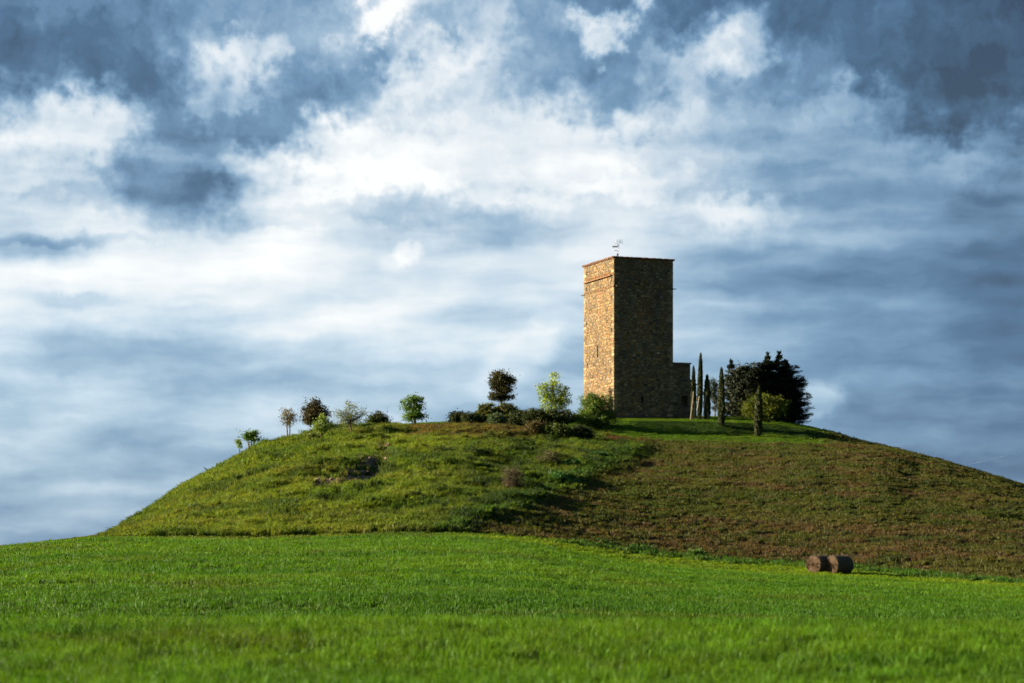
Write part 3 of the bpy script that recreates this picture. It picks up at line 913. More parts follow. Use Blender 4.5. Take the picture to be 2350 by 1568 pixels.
join_pieces('rubble_masonry', [pc[i][:3] for i in range(len(pc)) if i not in big], M['stone'], tower)
# the projecting string course shadowed on the sunlit face: a thin brick ledge
v, f = [], []
quad_strip_box(v, f, TC + D1 * .5 + N1 * .0 + ZU * (b1 - .05), D1 * (TL - .9), N1 * .30, ZU * .08)
mesh_obj('brick_ledge', np.array(v), f, M['tile'], tower, colors=np.tile((.20, .11, .06), (8, 1)))
# iron anchors that stick out at the corners
for (p, d) in ((TC + ZU * (bz + .05) + D2 * .25, N2 * .35), (TC + ZU * (b2 - .1) + D1 * (TL - .2), N1 * .30 + D1 * .45),
               (TC + ZU * (bz) + D2 * (TW - .3), D2 * .65 + N2 * .2), (TC + ZU * (bz + .02) + D1 * .12, -D1 * .42 + N1 * .15)):
    v, f = [], []
    n_ = np.cross(d, ZU); n_ = n_ / np.linalg.norm(n_)
    quad_strip_box(v, f, p - n_ * .08, d, n_ * .16, ZU * .16)
    v2 = np.array(v); tip = p + d * .95 + ZU * .05
    k = [1, 2, 5, 6]
    v2[k] = v2[k] * .4 + tip * .6
    mesh_obj('iron_anchor', v2, f, M['iron'], tower)
# tiled roof: low hip, rows of barrel tiles, the eave row as single tiles
OV = .16
e0 = TC - D1 * OV - D2 * OV; EL, EW = TL + 2 * OV, TW + 2 * OV
apex_h = 0.42
ctr = TC + D1 * TL / 2 + D2 * TW / 2
ew = [e0, e0 + D2 * EW, e0 + D2 * EW + D1 * EL, e0 + D1 * EL]
ridge_a, ridge_b = ctr - D1 * .8, ctr + D1 * .8
v, f = [], []
ev_ = [p + ZU * HT for p in ew]; ub = [p + ZU * (HT + .07) for p in ew]
v = ev_ + ub + [ridge_a + ZU * (HT + apex_h), ridge_b + ZU * (HT + apex_h)]
f = [(0, 3, 2, 1), (0, 1, 5, 4), (1, 2, 6, 5), (2, 3, 7, 6), (3, 0, 4, 7), (4, 5, 8), (5, 6, 9, 8), (6, 7, 9), (7, 4, 8, 9)]
roof = mesh_obj('roof', np.array(v), f, M['tile'], tower, colors=np.tile((.13, .07, .045), (10, 1)))
def tile_run(p0, p1, up, rad, seed, c):
    """half-round tile from p0 (eave) to p1"""
    d = p1 - p0; s = np.cross(d, up); s /= np.linalg.norm(s)
    V, F = [], []
    for (q, rr) in ((p0, rad), (p1, rad * .8)):
        for k in range(7):
            a = pi * k / 6
            V.append(q + s * cos(a) * rr + up * sin(a) * rr)
    for k in range(6): F.append((k, k + 1, 8 + k, 7 + k))
    F.append(tuple(range(6, -1, -1)))
    return np.array(V), F
rest = []
r_t = np.random.default_rng(9)
def slope_tiles(a, b, ia, ib):
    """tiles on a roof slope between eave a-b and upper edge ia-ib"""
    n = int(np.linalg.norm(b - a) / .235)
    inward = ((ia + ib) / 2 - (a + b) / 2); 
    edge = (b - a) / np.linalg.norm(b - a)
    for k in range(n):
        t_ = (k + .5) / n
        p = a + (b - a) * t_
        # run straight up the slope until the hip
        dirn = inward - edge * inward.dot(edge)
        L_ = np.linalg.norm(dirn); dirn = dirn / L_
        s_along = (p - a).dot(edge); tot_ = np.linalg.norm(b - a)
        left = (ia - a).dot(edge); right = tot_ - (ib - a).dot(edge)
        lim = min(1.0, s_along / max(left, .01), (tot_ - s_along) / max(right, .01))
        reach = L_ * lim
        step, d0, j = .42, -.09, 0
        while d0 < reach - .05:
            c = np.array((.17, .088, .055)) * r_t.uniform(.55, 1.35) * np.array([1, r_t.uniform(.9, 1.15), r_t.uniform(.85, 1.2)])
            q0 = p + dirn * d0 + ZU * (.085 + r_t.uniform(-.02, .025)); q1 = p + dirn * min(d0 + .5, reach + .1) + ZU * .075
            V, F = tile_run(q0, q1, ZU, .115, 0, c)
            if j == 0: mesh_obj('eave_tile', V, F, M['tile'], tower, colors=np.tile(c, (len(V), 1)))
            else: rest.append((V, F, c))
            d0 += step; j += 1
up_ = lambda p: p + ZU * HT
ra, rb = ridge_a + ZU * (HT + apex_h), ridge_b + ZU * (HT + apex_h)
slope_tiles(up_(ew[0]), up_(ew[1]), ra, ra)
slope_tiles(up_(ew[3]), up_(ew[0]), rb, ra)
rt = join_pieces('roof_tiles', rest, M['tile'], roof)

# lower block on the right of the tower, and the lean-to beside it
def block_house(name, label, corner, w, l, h, z, mats_roof, seed, roof_kind='flat', door=None):
    t_ = thing(name, label, 'building')
    c0 = corner.copy(); c0[2] = z
    r = np.random.default_rng(seed)
    holes = [door] if door else []
    wall_with_holes(c0, D2, N2, w, h, holes, t_)
    q = [c0, c0 + D2 * w, c0 + D2 * w + D1 * l, c0 + D1 * l]
    vv = [p - ZU * 1.5 for p in q] + [p + ZU * h for p in q]
    mesh_obj('wall', np.array(vv), [(1, 2, 6, 5), (2, 3, 7, 6), (3, 0, 4, 7)], M['mortar'], t_)
    st = []
    for (V, F, c, a) in face_stones(w, h, [(*d_, 'hole') for d_ in holes], [], r):
        st.append((map_face(V, c0, D2, N2), F, c * .85, a))
    st.sort(key=lambda s_: -s_[3])
    for s_ in st[:40]: mesh_obj('stone', s_[0], s_[1], M['stone'], t_, colors=np.tile(s_[2], (len(s_[0]), 1)))
    if len(st) > 40: join_pieces('rubble_masonry', [s_[:3] for s_ in st[40:]], M['stone'], t_)
    v, f = [], []
    ov = .1
    if roof_kind == 'flat':
        quad_strip_box(v, f, c0 - D2 * .02 - D1 * ov + ZU * h, D2 * (w + ov + .02), D1 * (l + 2 * ov), ZU * .12)
        mesh_obj('coping', np.array(v), f, M['tile'], t_, colors=np.tile((.16, .09, .06), (8, 1)))
    else:
        a0 = c0 - D1 * ov - D2 * .0 + ZU * (h + .02)
        hi = .75
        pts = [a0 + ZU * hi, a0 + D2 * (w + ov), a0 + D2 * (w + ov) + D1 * (l + 2 * ov), a0 + D1 * (l + 2 * ov) + ZU * hi]
        vv = pts + [p + ZU * .1 for p in pts]
        mesh_obj('roof', np.array(vv), [(0, 3, 2, 1), (4, 5, 6, 7), (0, 1, 5, 4), (1, 2, 6, 5), (2, 3, 7, 6), (3, 0, 4, 7)], M['tile'], t_,
                 colors=np.tile((.3, .14, .08), (8, 1)))
        mesh_obj('gable', np.array([c0 + ZU * h, c0 + ZU * h + D2 * w, c0 + ZU * (h + hi)]), [(0, 1, 2)], M['mortar'], t_)
    return t_
an_c = TC + D2 * TW + D1 * .35
an_y = an_c[1]
xe = (1583.5 - UC) / FPX
# width so that the block ends at its surveyed edge
aw = (xe * an_y - an_c[0]) / (D2[0] - xe * D2[1])
block_house('stone_annex', 'low flat topped stone block built against the shaded side of the tower', an_c + D2 * .003, aw, 5.2,
            zv(834, an_y) - T_BASE, T_BASE, None, 31, 'flat', (aw * .52, aw * .86, 1.2, 2.5))
lt_c = an_c + D2 * (aw + .003) + D1 * .8
block_house('stone_lean_to', 'small lean-to with red tile roof between the stone block and the cypresses', lt_c, 1.15, 3.6, zv(884, lt_c[1]) - T_BASE, T_BASE, None, 33, 'lean')

# ------------------------------------------------------------------ aerial on the tower roof
def tube(pts, rad, sides=6, cap=True):
    """tapered tube along points; rad is one value or a list"""
    pts = [np.asarray(p, float) for p in pts]
    rads = rad if hasattr(rad, '__len__') else [rad] * len(pts)
    V, F = [], []
    for i, p in enumerate(pts):
        d = pts[min(i + 1, len(pts) - 1)] - pts[max(i - 1, 0)]
        d = d / (np.linalg.norm(d) + 1e-9)
        a = np.cross(d, (0.3, 0.9, 0.31)); a /= np.linalg.norm(a) + 1e-9
        b = np.cross(d, a)
        for k in range(sides):
            t_ = 2 * pi * k / sides
            V.append(p + (a * cos(t_) + b * sin(t_)) * rads[i])
    n = len(pts)
    for i in range(n - 1):
        for k in range(sides):
            k2 = (k + 1) % sides
            F.append((i * sides + k, i * sides + k2, (i + 1) * sides + k2, (i + 1) * sides + k))
    if cap: F += [tuple(range(sides - 1, -1, -1)), tuple((n - 1) * sides + k for k in range(sides))]
    return V, F
def tubes(name, runs, mat, parent, colors=None):
    V, F = [], []
    for (p, r_, s_) in runs:
        v_, f_ = tube(p, r_, s_); k = len(V)
        V += v_; F += [tuple(i + k for i in q) for q in f_]
    c = None if colors is None else np.tile(colors, (len(V), 1))
    return mesh_obj(name, np.array(V), F, mat, parent, smooth=True, colors=c)
AY = TY + 2.2
ap = lambda u, v: np.array([(u - UC) / FPX * AY, AY, zv(v, AY)])
aer = thing('roof_aerial', 'thin metal television aerial standing on the tower roof', 'aerial', tuple(ap(1418.5, 594)))
rel = lambda u, v, d=0: ap(u, v) - ap(1418.5, 594) + np.array([0, d, 0])
tubes('mast', [([rel(1418.5, 597), rel(1419, 575), rel(1420.6, 549)], .024, 6)], M['alu'], aer)
tubes('aerial_boom', [([rel(1411, 555), rel(1427, 556)], .02, 5)], M['alu'], aer)
for uu in (1412, 1416, 1424, 1427.5):
    tubes('aerial_rod', [([rel(uu, 549 + (uu < 1420)), rel(uu, 561)], .016, 5)], M['alu'], aer)
v, f = [], []
quad_strip_box(v, f, rel(1404.5, 567.4) , rel(1417.5, 567.4) - rel(1404.5, 567.4), np.array([0, .25, 0]), ZU * .13)
mesh_obj('panel_aerial', np.array(v), f, M['white'], aer)
tubes('aerial_boom', [([rel(1405, 574), rel(1419, 576)], .028, 5)], M['alu'], aer)
tubes('bracket', [([rel(1416.6, 560), rel(1416.6, 563), rel(1419.5, 566)], .03, 5)], M['iron'], aer)
tubes('clamp', [([rel(1416.4, 587), rel(1416.4, 582)], .075, 8), ([rel(1416.2, 594), rel(1416.4, 586)], .04, 6)], M['iron'], aer)

# ------------------------------------------------------------------ trees and shrubs
def leaf_cloud(r, lobes, pxm, leaf, n_cl, per, sigma, cols, droop=0.0, flat=0.0, aspect=1.6, shell=2.0):
    """leaf faces gathered in clumps inside ellipsoid lobes (local metres)"""
    V, C_, cent = [], [], []
    tot = sum(l[3] * l[4] * l[5] for l in lobes)
    for (cx, cy_, cz, rx, ry, rz) in lobes:
        m = max(3, int(round(n_cl * (rx * ry * rz) / tot)))
        d = r.normal(size=(m, 3)); d /= np.linalg.norm(d, axis=1)[:, None]
        q = d * (r.uniform(size=(m, 1)) ** (1 / shell)) * np.array([rx, ry, rz]) + np.array([cx, cy_, cz])
        cent.append(q)
    cent = np.concatenate(cent)
    nC = len(cent)
    k = np.repeat(np.arange(nC), per)
    n = len(k)
    off = r.normal(size=(n, 3)) * sigma * r.uniform(.5, 1.4, (nC, 1))[k] * np.array([1, 1, .75])
    pos = cent[k] + off
    pos[:, 2] -= droop * np.abs(r.normal(size=n))
    ax = r.normal(size=(n, 3)); ax[:, 2] *= (1 - flat); ax[:, 2] -= droop * 1.5
    ax /= np.linalg.norm(ax, axis=1)[:, None]
    bx = np.cross(ax, r.normal(size=(n, 3))); bx /= np.linalg.norm(bx, axis=1)[:, None] + 1e-9
    if flat: bx[:, 2] *= (1 - flat); bx /= np.linalg.norm(bx, axis=1)[:, None] + 1e-9
    s = leaf * r.uniform(.6, 1.4, (n, 1))
    a, b = ax * s * aspect / 2, bx * s / 2
    quad = np.stack([pos - a, pos + b, pos + a, pos - b], 1).reshape(-1, 3)
    faces = np.arange(4 * n).reshape(n, 4)
    pal = np.array(cols)
    cc_ = pal[r.integers(len(pal), size=nC)] * r.uniform(.75, 1.25, (nC, 1))
    col = np.repeat(cc_[k], 4, axis=0)
    return quad, faces, col, cent

def make_tree(name, label, cat, u, v, lobes, cols, seed, leaf=.20, n_cl=60, per=22, sigma=.28, stems=1, trunk_r=.12, lean=0.0, bark=(.12, .085, .06),
              y=None, group=None, droop=0.0, flat=0.0, aspect=1.6, depth=.9, shell=2.0, mat='leaf', limb_n=16, bare=0, fork=.35):
    """lobes in survey pixels: (u, v, half width, half height)"""
    p = land(u, v) if y is None else land_at_y(u, y)
    r = np.random.default_rng(seed)
    m = p[1] / FPX
    zb_ = p[2]
    L3 = []
    for (lu, lv, ru, rv) in lobes:
        L3.append(((lu - UC) * m - p[0], r.uniform(-.2, .2) * ru * m, zv(lv, p[1]) - zb_, ru * m, ru * m * depth, rv * m))
    t_ = thing(name, label, cat, tuple(p), group)
    quad, faces, col, cent = leaf_cloud(r, L3, m, leaf * .60, n_cl, int(per * 2.5), sigma, cols, droop, flat, aspect, shell)
    # trunk and limbs
    top = np.array([np.mean([l[0] for l in L3]), 0, np.mean([l[2] for l in L3])])
    low = min(l[2] - l[5] for l in L3)
    fz = max(low, .15) + fork * (top[2] - max(low, .15))
    runs = []
    forks = []
    for s_ in range(stems):
        a0 = np.array([(s_ - (stems - 1) / 2) * trunk_r * 1.6, r.uniform(-.05, .05), -.25])
        fk = np.array([top[0] * .45 + (s_ - (stems - 1) / 2) * trunk_r * 4.5 + lean * fz, 0, fz])
        mid = (a0 + fk) / 2 + r.normal(size=3) * np.array([.06, .06, .0])
        runs.append(([a0, mid, fk, fk * .35 + top * .65 + np.array([0, 0, .1])], [trunk_r * 1.25, trunk_r, trunk_r * .75, trunk_r * .3], 7))
        forks.append(fk)
    pick = r.permutation(len(cent))[:limb_n]
    for i, c in enumerate(cent[pick]):
        st_ = forks[i % stems]
        st_ = st_ + (top - st_) * r.uniform(0, .5)
        md = st_ * .5 + c * .5 + np.array([0, 0, -.08 * np.linalg.norm(c - st_)]) + r.normal(size=3) * .06
        runs.append(([st_, md, c], [trunk_r * .42, trunk_r * .26, trunk_r * .08], 5))
    for i in range(bare):          # bare twigs standing out of the crown
        c = cent[r.integers(len(cent))]
        d = c - top; d = d / (np.linalg.norm(d) + 1e-6) + np.array([0, 0, .25])
        runs.append(([top * .5 + c * .5, c, c + d * r.uniform(.25, .7)], [trunk_r * .2, trunk_r * .12, trunk_r * .05], 4))
    tubes('trunk', runs, M['bark'], t_, bark)
    mesh_obj('crown', quad, faces, M[mat], t_, colors=col)
    return t_

G_OL = [(.085, .12, .022), (.11, .14, .028), (.06, .085, .018)]
G_LIGHT = [(.17, .26, .035), (.22, .30, .04), (.12, .20, .03)]
G_DARK = [(.030, .045, .014), (.042, .055, .016), (.022, .032, .012)]
G_BROWN = [(.058, .050, .024), (.042, .040, .020), (.075, .062, .028)]
G_MID = [(.075, .15, .022), (.10, .18, .026), (.055, .11, .018)]
G_GREY = [(.13, .17, .055), (.16, .19, .07), (.10, .13, .045)]
ROW = 'trees along the left crest of the hill'
make_tree('sapling', 'tiny pale green sapling, lowest on the left crest of the hill', 'sapling', 548, 1033,
          [(546, 1014, 6, 7), (550, 1022, 5, 6)], G_LIGHT, 101, .15, 14, 12, .14, trunk_r=.04, limb_n=6)
make_tree('bushy_tree', 'small wide dark green bushy tree next to the tiny sapling', 'tree', 576, 1020,
          [(568, 998, 14, 8), (584, 997, 14, 9), (578, 1006, 18, 8)], G_MID, 102, .17, 44, 16, .22, stems=3, trunk_r=.08, bare=10, fork=.1)
make_tree('two_stemmed_tree', 'thin brownish tree with two slim stems and a sparse crown', 'tree', 661, 996,
          [(655, 951, 15, 11), (667, 952, 13, 11), (661, 966, 18, 11)], [(.15, .115, .045), (.12, .10, .045), (.10, .095, .04)], 103, .13, 54, 13, .26, stems=2, trunk_r=.07,
          bare=14, limb_n=26)
make_tree('brown_leaved_tree', 'dark brown leaved tree with a dense uneven crown', 'tree', 725, 991,
          [(718, 929, 15, 12), (708, 944, 14, 16), (728, 943, 18, 17), (745, 949, 12, 9), (718, 963, 24, 13), (706, 968, 11, 7)], G_BROWN, 104, .19, 110, 22, .27, trunk_r=.14, bare=6)
make_tree('light_green_tree', 'slender light green tree standing in front of the brown leaved tree', 'tree', 737, 1018,
          [(738, 962, 13, 12), (726, 976, 13, 8), (750, 978, 14, 12), (738, 985, 16, 10)], [(.16, .22, .035), (.12, .18, .03), (.09, .14, .03)], 105, .16, 60, 15, .25, trunk_r=.07, bare=8)
make_tree('low_shrub', 'low olive shrub at the foot of the slender light green tree', 'shrub', 727, 1020,
          [(722, 1006, 15, 9), (735, 1012, 12, 6), (716, 1013, 8, 6)], G_OL, 106, .18, 40, 16, .22, stems=3, trunk_r=.05, bare=8, fork=.1)
make_tree('grey_green_tree', 'airy grey green tree with bare twigs spreading sideways', 'tree', 804, 999,
          [(800, 930, 18, 12), (784, 948, 18, 13), (822, 948, 18, 15), (803, 958, 28, 16), (790, 975, 20, 9), (820, 972, 18, 8)], G_GREY, 107, .12, 120, 11, .30, trunk_r=.11,
          bare=46, limb_n=34)
make_tree('round_bush', 'dark round evergreen bush alone on the crest', 'bush', 868, 980,
          [(868, 963, 20, 13), (854, 968, 13, 8), (882, 967, 13, 9), (868, 952, 9, 6)], G_DARK + [(.05, .08, .018)], 108, .18, 90, 20, .24, stems=2, trunk_r=.09, bare=6, fork=.1)
make_tree('green_tree', 'fresh green tree with ragged crown on the crest left of the hedge', 'tree', 951, 975,
          [(952, 918, 18, 11), (934, 920, 12, 5), (940, 934, 16, 10), (961, 934, 14, 12), (950, 950, 22, 9), (966, 956, 16, 6), (940, 960, 16, 7)], G_MID + [(.10, .17, .03)], 109, .19, 84, 20, .26, trunk_r=.12, bare=5)
make_tree('mushroom_crowned_tree', 'tall dark tree with a rounded crown rising above two domed bushes', 'tree', 1152, 966,
          [(1150, 868, 26, 15), (1137, 880, 15, 13), (1166, 876, 16, 14), (1152, 893, 20, 14), (1142, 910, 20, 9), (1160, 911, 17, 9), (1132, 913, 11, 5)],
          [(.042, .045, .020), (.058, .052, .022), (.032, .036, .016)], 110, .19, 170, 24, .26, trunk_r=.13, bare=0, limb_n=26, y=281)
for i, (u_, v_, lb) in enumerate(((1118, 972, 'domed olive green bush, left one of the pair under the dark tree'), (1163, 973, 'domed olive green bush, right one of the pair under the dark tree'))):
    make_tree('domed_bush', lb, 'bush', u_, v_, [(u_, 948, 25, 22), (u_, 957, 26, 16)], [(.075, .085, .016), (.10, .11, .02), (.05, .06, .014)], 120 + i, .17, 190, 18, .16, stems=1,
              trunk_r=.1, depth=.95, shell=5, group='pair of domed bushes')
HEDGE = [(1050, 973, [(1050, 962, 15, 11)], 'low dark shrub at the left end of the hedge'),
         (1084, 974, [(1080, 963, 16, 10), (1092, 964, 12, 10)], 'low dark shrub in the hedge between the end shrub and the domed bushes'),
         (1138, 977, [(1138, 966, 10, 10)], 'small bluish green shrub in front of the gap between the domed bushes'),
         (1192, 980, [(1186, 962, 15, 15), (1200, 962, 14, 16)], 'dark shrub just right of the domed bushes'),
         (1228, 985, [(1222, 962, 18, 17), (1240, 960, 16, 16)], 'dark shrub in the middle of the hedge left of the pale willowy tree'),
         (1272, 985, [(1262, 963, 20, 19), (1284, 962, 18, 18)], 'broad dark shrub in the hedge under the pale willowy tree'),
         (1310, 990, [(1304, 966, 18, 20), (1322, 974, 14, 18)], 'dark shrub at the right end of the hedge beside the tower'),
         (1288, 1012, [(1282, 992, 20, 16), (1300, 1000, 16, 12)], 'dark green shrub with lit top below the hedge'),
         (1330, 1014, [(1326, 998, 16, 17), (1344, 1000, 12, 13)], 'black green shrub left of the bush before the tower corner'),
         (1228, 1004, [(1226, 988, 15, 14)], 'brownish shrub below the hedge on the edge of the dry grass')]
for i, (u_, v_, lb_, lab) in enumerate(HEDGE):
    cols_ = G_DARK if i not in (2, 7, 9) else ([(.05, .085, .04), (.07, .10, .05)] if i == 2 else ([(.05, .075, .016), (.075, .10, .02), (.03, .045, .012)] if i == 7 else [(.10, .075, .03), (.06, .055, .02)]))
    make_tree('hedge_shrub', lab, 'shrub', u_, v_, [(a_, b_ - 1, c_ * 1.18, d_ * 1.15) for (a_, b_, c_, d_) in lb_], cols_, 140 + i, .18, 150, 18, .22, stems=2, trunk_r=.07, depth=1.15, bare=8, fork=.1, shell=3, group='shrubs of the hilltop hedge', y={6: 266.5}.get(i))
make_tree('willowy_tree', 'pale yellow green willowy tree between the hedge and the tower', 'tree', 1270, 968,
          [(1272, 863, 10, 14), (1252, 884, 15, 13), (1275, 885, 16, 15), (1292, 898, 15, 15), (1256, 908, 20, 18), (1284, 918, 24, 18), (1262, 934, 20, 12), (1238, 890, 8, 12)],
          [(.25, .33, .022), (.28, .36, .028), (.18, .26, .025), (.14, .19, .03)], 160, .17, 150, 16, .26, trunk_r=.10, droop=.22, limb_n=30, stems=2, y=277)
make_tree('corner_bush', 'loose green bush in front of the sunlit base of the tower', 'bush', 1370, 1012,
          [(1352, 916, 20, 12), (1385, 920, 20, 12), (1366, 932, 30, 14), (1345, 948, 24, 12), (1395, 950, 22, 14), (1370, 962, 34, 18), (1380, 985, 24, 16), (1352, 980, 16, 14), (1410, 962, 10, 10)],
          [(.070, .125, .020), (.105, .165, .026), (.05, .085, .016)], 161, .17, 330, 18, .29, stems=4, trunk_r=.09, bare=16, limb_n=30, fork=.1, depth=1.3, y=260.9)
make_tree('roadside_shrub', 'small yellow green shrub tucked between the hedge and the corner bush', 'shrub', 1336, 985,
          [(1332, 962, 10, 12)], [(.11, .17, .03), (.08, .13, .02)], 162, .16, 34, 14, .2, stems=2, trunk_r=.04)

# cypresses: tight columns of upright sprays
def cypress(label, u, v, top, wpx, seed, lean_px=0, y=None, group='slim cypresses beside the tower', two=False, cols=None):
    p = land(u, v) if y is None else land_at_y(u, y)
    r = np.random.default_rng(seed)
    m = p[1] / FPX
    H = zv(top, p[1]) - p[2]
    R_ = wpx * m / 2
    t_ = thing('cypress_tree', label, 'cypress', tuple(p), group)
    tubes('trunk', [([(0, 0, -.2), (lean_px * m * .3, 0, H * .4), (lean_px * m * .9, 0, H * .9)], [.09, .07, .02], 6)], M['bark'], t_, (.12, .09, .06))
    n = int(700 * H * (.6 + R_))
    tz = r.uniform(0, 1, n) ** .9
    prof = np.interp(tz, [0, .04, .12, .3, .6, .85, .96, 1], [.45, .75, .95, 1.0, .88, .55, .28, .06])
    lump = .70 + .60 * fbm(tz * 7 + seed + 1.5 * np.floor(r.uniform(0, 3, n)), np.full(n, seed * 1.7), 3, seed)
    a = r.uniform(0, 2 * pi, n)
    rr = R_ * prof * lump * r.uniform(.55, 1.05, n) ** .5
    pos = np.stack([cos_(a) * rr + lean_px * m * tz, sin_(a) * rr, .12 + tz * (H - .12)], 1)
    ax = np.stack([cos_(a) * .22 + r.normal(0, .18, n), sin_(a) * .22 + r.normal(0, .18, n), np.ones(n)], 1)
    ax /= np.linalg.norm(ax, axis=1)[:, None]
    bx = np.cross(ax, r.normal(size=(n, 3))); bx /= np.linalg.norm(bx, axis=1)[:, None]
    s = r.uniform(.6, 1.3, (n, 1))
    A_, B_ = ax * .17 * s, bx * .045 * s
    quad = np.stack([pos - A_, pos + B_, pos + A_, pos - B_], 1).reshape(-1, 3)
    pal = np.array(cols or [(.045, .055, .016), (.06, .065, .018), (.03, .04, .013)])
    col = np.repeat(pal[r.integers(3, size=n)] * r.uniform(.8, 1.2, (n, 1)), 4, axis=0)
    mesh_obj('crown', quad, np.arange(4 * n).reshape(n, 4), M['needle'], t_, colors=col)
    return t_
cos_, sin_ = np.cos, np.sin
cypress('slim cypress nearest the stone building, with two stakes', 1591, 962, 842, 12, 201, 0, y=272.0)
cypress('tallest and slimmest cypress, second from the stone building', 1604.5, 963, 812, 13, 202, 3, y=271.0)
cypress('shorter cypress on a bare stem, third from the stone building', 1622, 960, 862, 16, 203, 0, y=272.0)
cypress('broad topped cypress at the edge of the dark evergreens', 1655, 978, 845, 16, 204, 0)
cypress('cypress standing below the lawn bank in front of the lit bush', 1738.5, 1003, 887, 18, 205, 3)
STAKES = [(1591, 899, 1583, 960, 'leaning pale stake left of the slim cypress nearest the building'), (1604, 909, 1599, 942, 'leaning pale stake tied to the tallest cypress'),
          (1620, 904, 1610, 960, 'leaning pale stake left of the shorter cypress'), (1593.5, 922, 1594.4, 962, 'upright pale stake before the slim cypress nearest the building'),
          (1623.7, 944, 1624.5, 961, 'short pale stake at the stem of the shorter cypress'), (1736, 956, 1733, 1003, 'pale stake before the cypress below the lawn bank')]
for i, (ua, va, ub_, vb, lab) in enumerate(STAKES):
    b = land_at_y(ub_, 271.3 if i != 1 else 270.4) if i < 5 else land(ub_, vb) - np.array([0, .5, 0])
    y_ = b[1]
    bz_ = zv(vb, y_) if i == 1 else b[2]
    t_ = thing('support_stake', lab, 'stake', (b[0], y_, bz_), 'stakes of the cypresses')
    V, F = tube([(0, 0, -.3 if i != 1 else 0), ((ua - ub_) * y_ / FPX, 0, zv(va, y_) - bz_)], [.045, .035], 7)
    mesh_obj('pole', np.array(V), F, M['pole'], t_)
    V, F = tube([((ua - ub_) * y_ / FPX * .92 - .06, 0, (zv(va, y_) - bz_) * .92), ((ua - ub_) * y_ / FPX * .92 + .16, .3, (zv(va, y_) - bz_) * .92)], .02, 5)
    mesh_obj('tie', np.array(V), F, M['dark'], t_)

# cedars: tiers of flat drooping sprays on level limbs
def cedar(label, u, v, tops, outline, seed, y, cols, n_limb=150, name='cedar_tree', spray=.26, depth=.85):
    """outline: rows (v, left u, right u)"""
    p = land_at_y(u, y); m = y / FPX
    r = np.random.default_rng(seed)
    t_ = thing(name, label, 'conifer', tuple(p), 'dark evergreens right of the tower')
    out = np.array(outline, float)
    runs = []
    for (tu, tv) in tops:
        x = (tu - UC) * m - p[0]
        runs.append(([(x * .25, 0, -.3), (x * .6, 0, (zv(tv, y) - p[2]) * .45), (x, 0, zv(tv, y) - p[2])], [.30, .2, .03], 8))
    qv, qc = [], []
    pal = np.array(cols)
    def put(pos, ax, s, c):
        bx = np.cross(ax, r.normal(size=3) * .3 + np.array([0, 0, 1.0])); bx /= np.linalg.norm(bx) + 1e-9
        qv.extend([pos - ax * s * .85, pos + bx * s * .34, pos + ax * s * .85, pos - bx * s * .34]); qc.extend([c] * 4)
    for i in range(n_limb):
        vv_ = min(max(round(r.uniform(out[0, 0], out[-1, 0]) / 10.5) * 10.5 + r.normal() * 1.7, out[0, 0]), out[-1, 0])
        lu, ru = np.interp(vv_, out[:, 0], out[:, 1]), np.interp(vv_, out[:, 0], out[:, 2])
        tu, tv = tops[int(r.integers(len(tops)))]
        if vv_ < tv: tu, tv = min(tops, key=lambda q: q[1])
        x0_ = (tu - UC) * m - p[0]
        z = zv(vv_, y) - p[2]
        a = r.uniform(0, 2 * pi)
        half = (ru - lu) / 2 * m; midx = ((lu + ru) / 2 - UC) * m - p[0]
        near_top = vv_ < tv + 22
        if near_top:
            ln = max(.15, (vv_ - tv) * m * .55); tip = np.array([x0_ + cos(a) * ln, sin(a) * ln, z])
        else:
            tip = np.array([midx + cos(a) * half * r.uniform(.62, 1.14), sin(a) * half * depth * r.uniform(.6, 1.0), z])
        root = np.array([x0_ * .6 + midx * .4 if not near_top else x0_, 0, z - .15 * np.linalg.norm(tip[:2]) * (.4 if near_top else 1) - .1])
        L_ = np.linalg.norm(tip - root)
        runs.append(([root, root * .5 + tip * .5 + np.array([0, 0, .05 * L_]), tip], [.05, .035, .012], 4))
        c0_ = pal[r.integers(len(pal))] * r.uniform(.75, 1.25)
        ns = int(12 + 26 * L_)
        for k in range(ns):
            f_ = r.uniform(.12, 1.06) ** .8
            side = np.cross((tip - root) / (L_ + 1e-6), ZU)
            wd = (.16 + .42 * (1 - abs(f_ - .55) * 1.3)) * min(1.0, L_ * .5)
            pos = root + (tip - root) * f_ + side * r.normal() * wd + np.array([0, 0, r.normal() * .09 - .10 * f_])
            ax = (tip - root) / (L_ + 1e-6) * .8 + side * r.normal() * .7 + np.array([0, 0, r.uniform(-.35, .35)])
            ax /= np.linalg.norm(ax)
            put(pos, ax, spray * r.uniform(.5, 1.2), c0_)
    tubes('trunk', runs, M['bark'], t_, (.07, .055, .045))
    n = len(qv) // 4
    mesh_obj('crown', np.array(qv), np.arange(4 * n).reshape(n, 4), M['needle'], t_, colors=np.array(qc))
    return t_
CED = [(.030, .046, .026), (.042, .058, .032), (.022, .034, .020)]
cedar('great dark cedar with two pointed tops, rightmost of the evergreens', 1785, 968, [(1761, 809), (1787, 808), (1803, 823)],
      [(808, 1750, 1795), (822, 1740, 1810), (832, 1732, 1822), (850, 1724, 1832), (868, 1718, 1842), (890, 1714, 1850), (912, 1710, 1856), (930, 1708, 1860), (950, 1708, 1858), (966, 1712, 1850)],
      301, 287, CED, 560)
cedar('dark pointed conifer with a thin leader behind the broad topped cypress', 1682, 962, [(1677, 826), (1690, 846)],
      [(826, 1675, 1680), (850, 1660, 1704), (875, 1654, 1714), (905, 1652, 1718), (935, 1652, 1720), (958, 1654, 1720)], 302, 290, CED, 300)
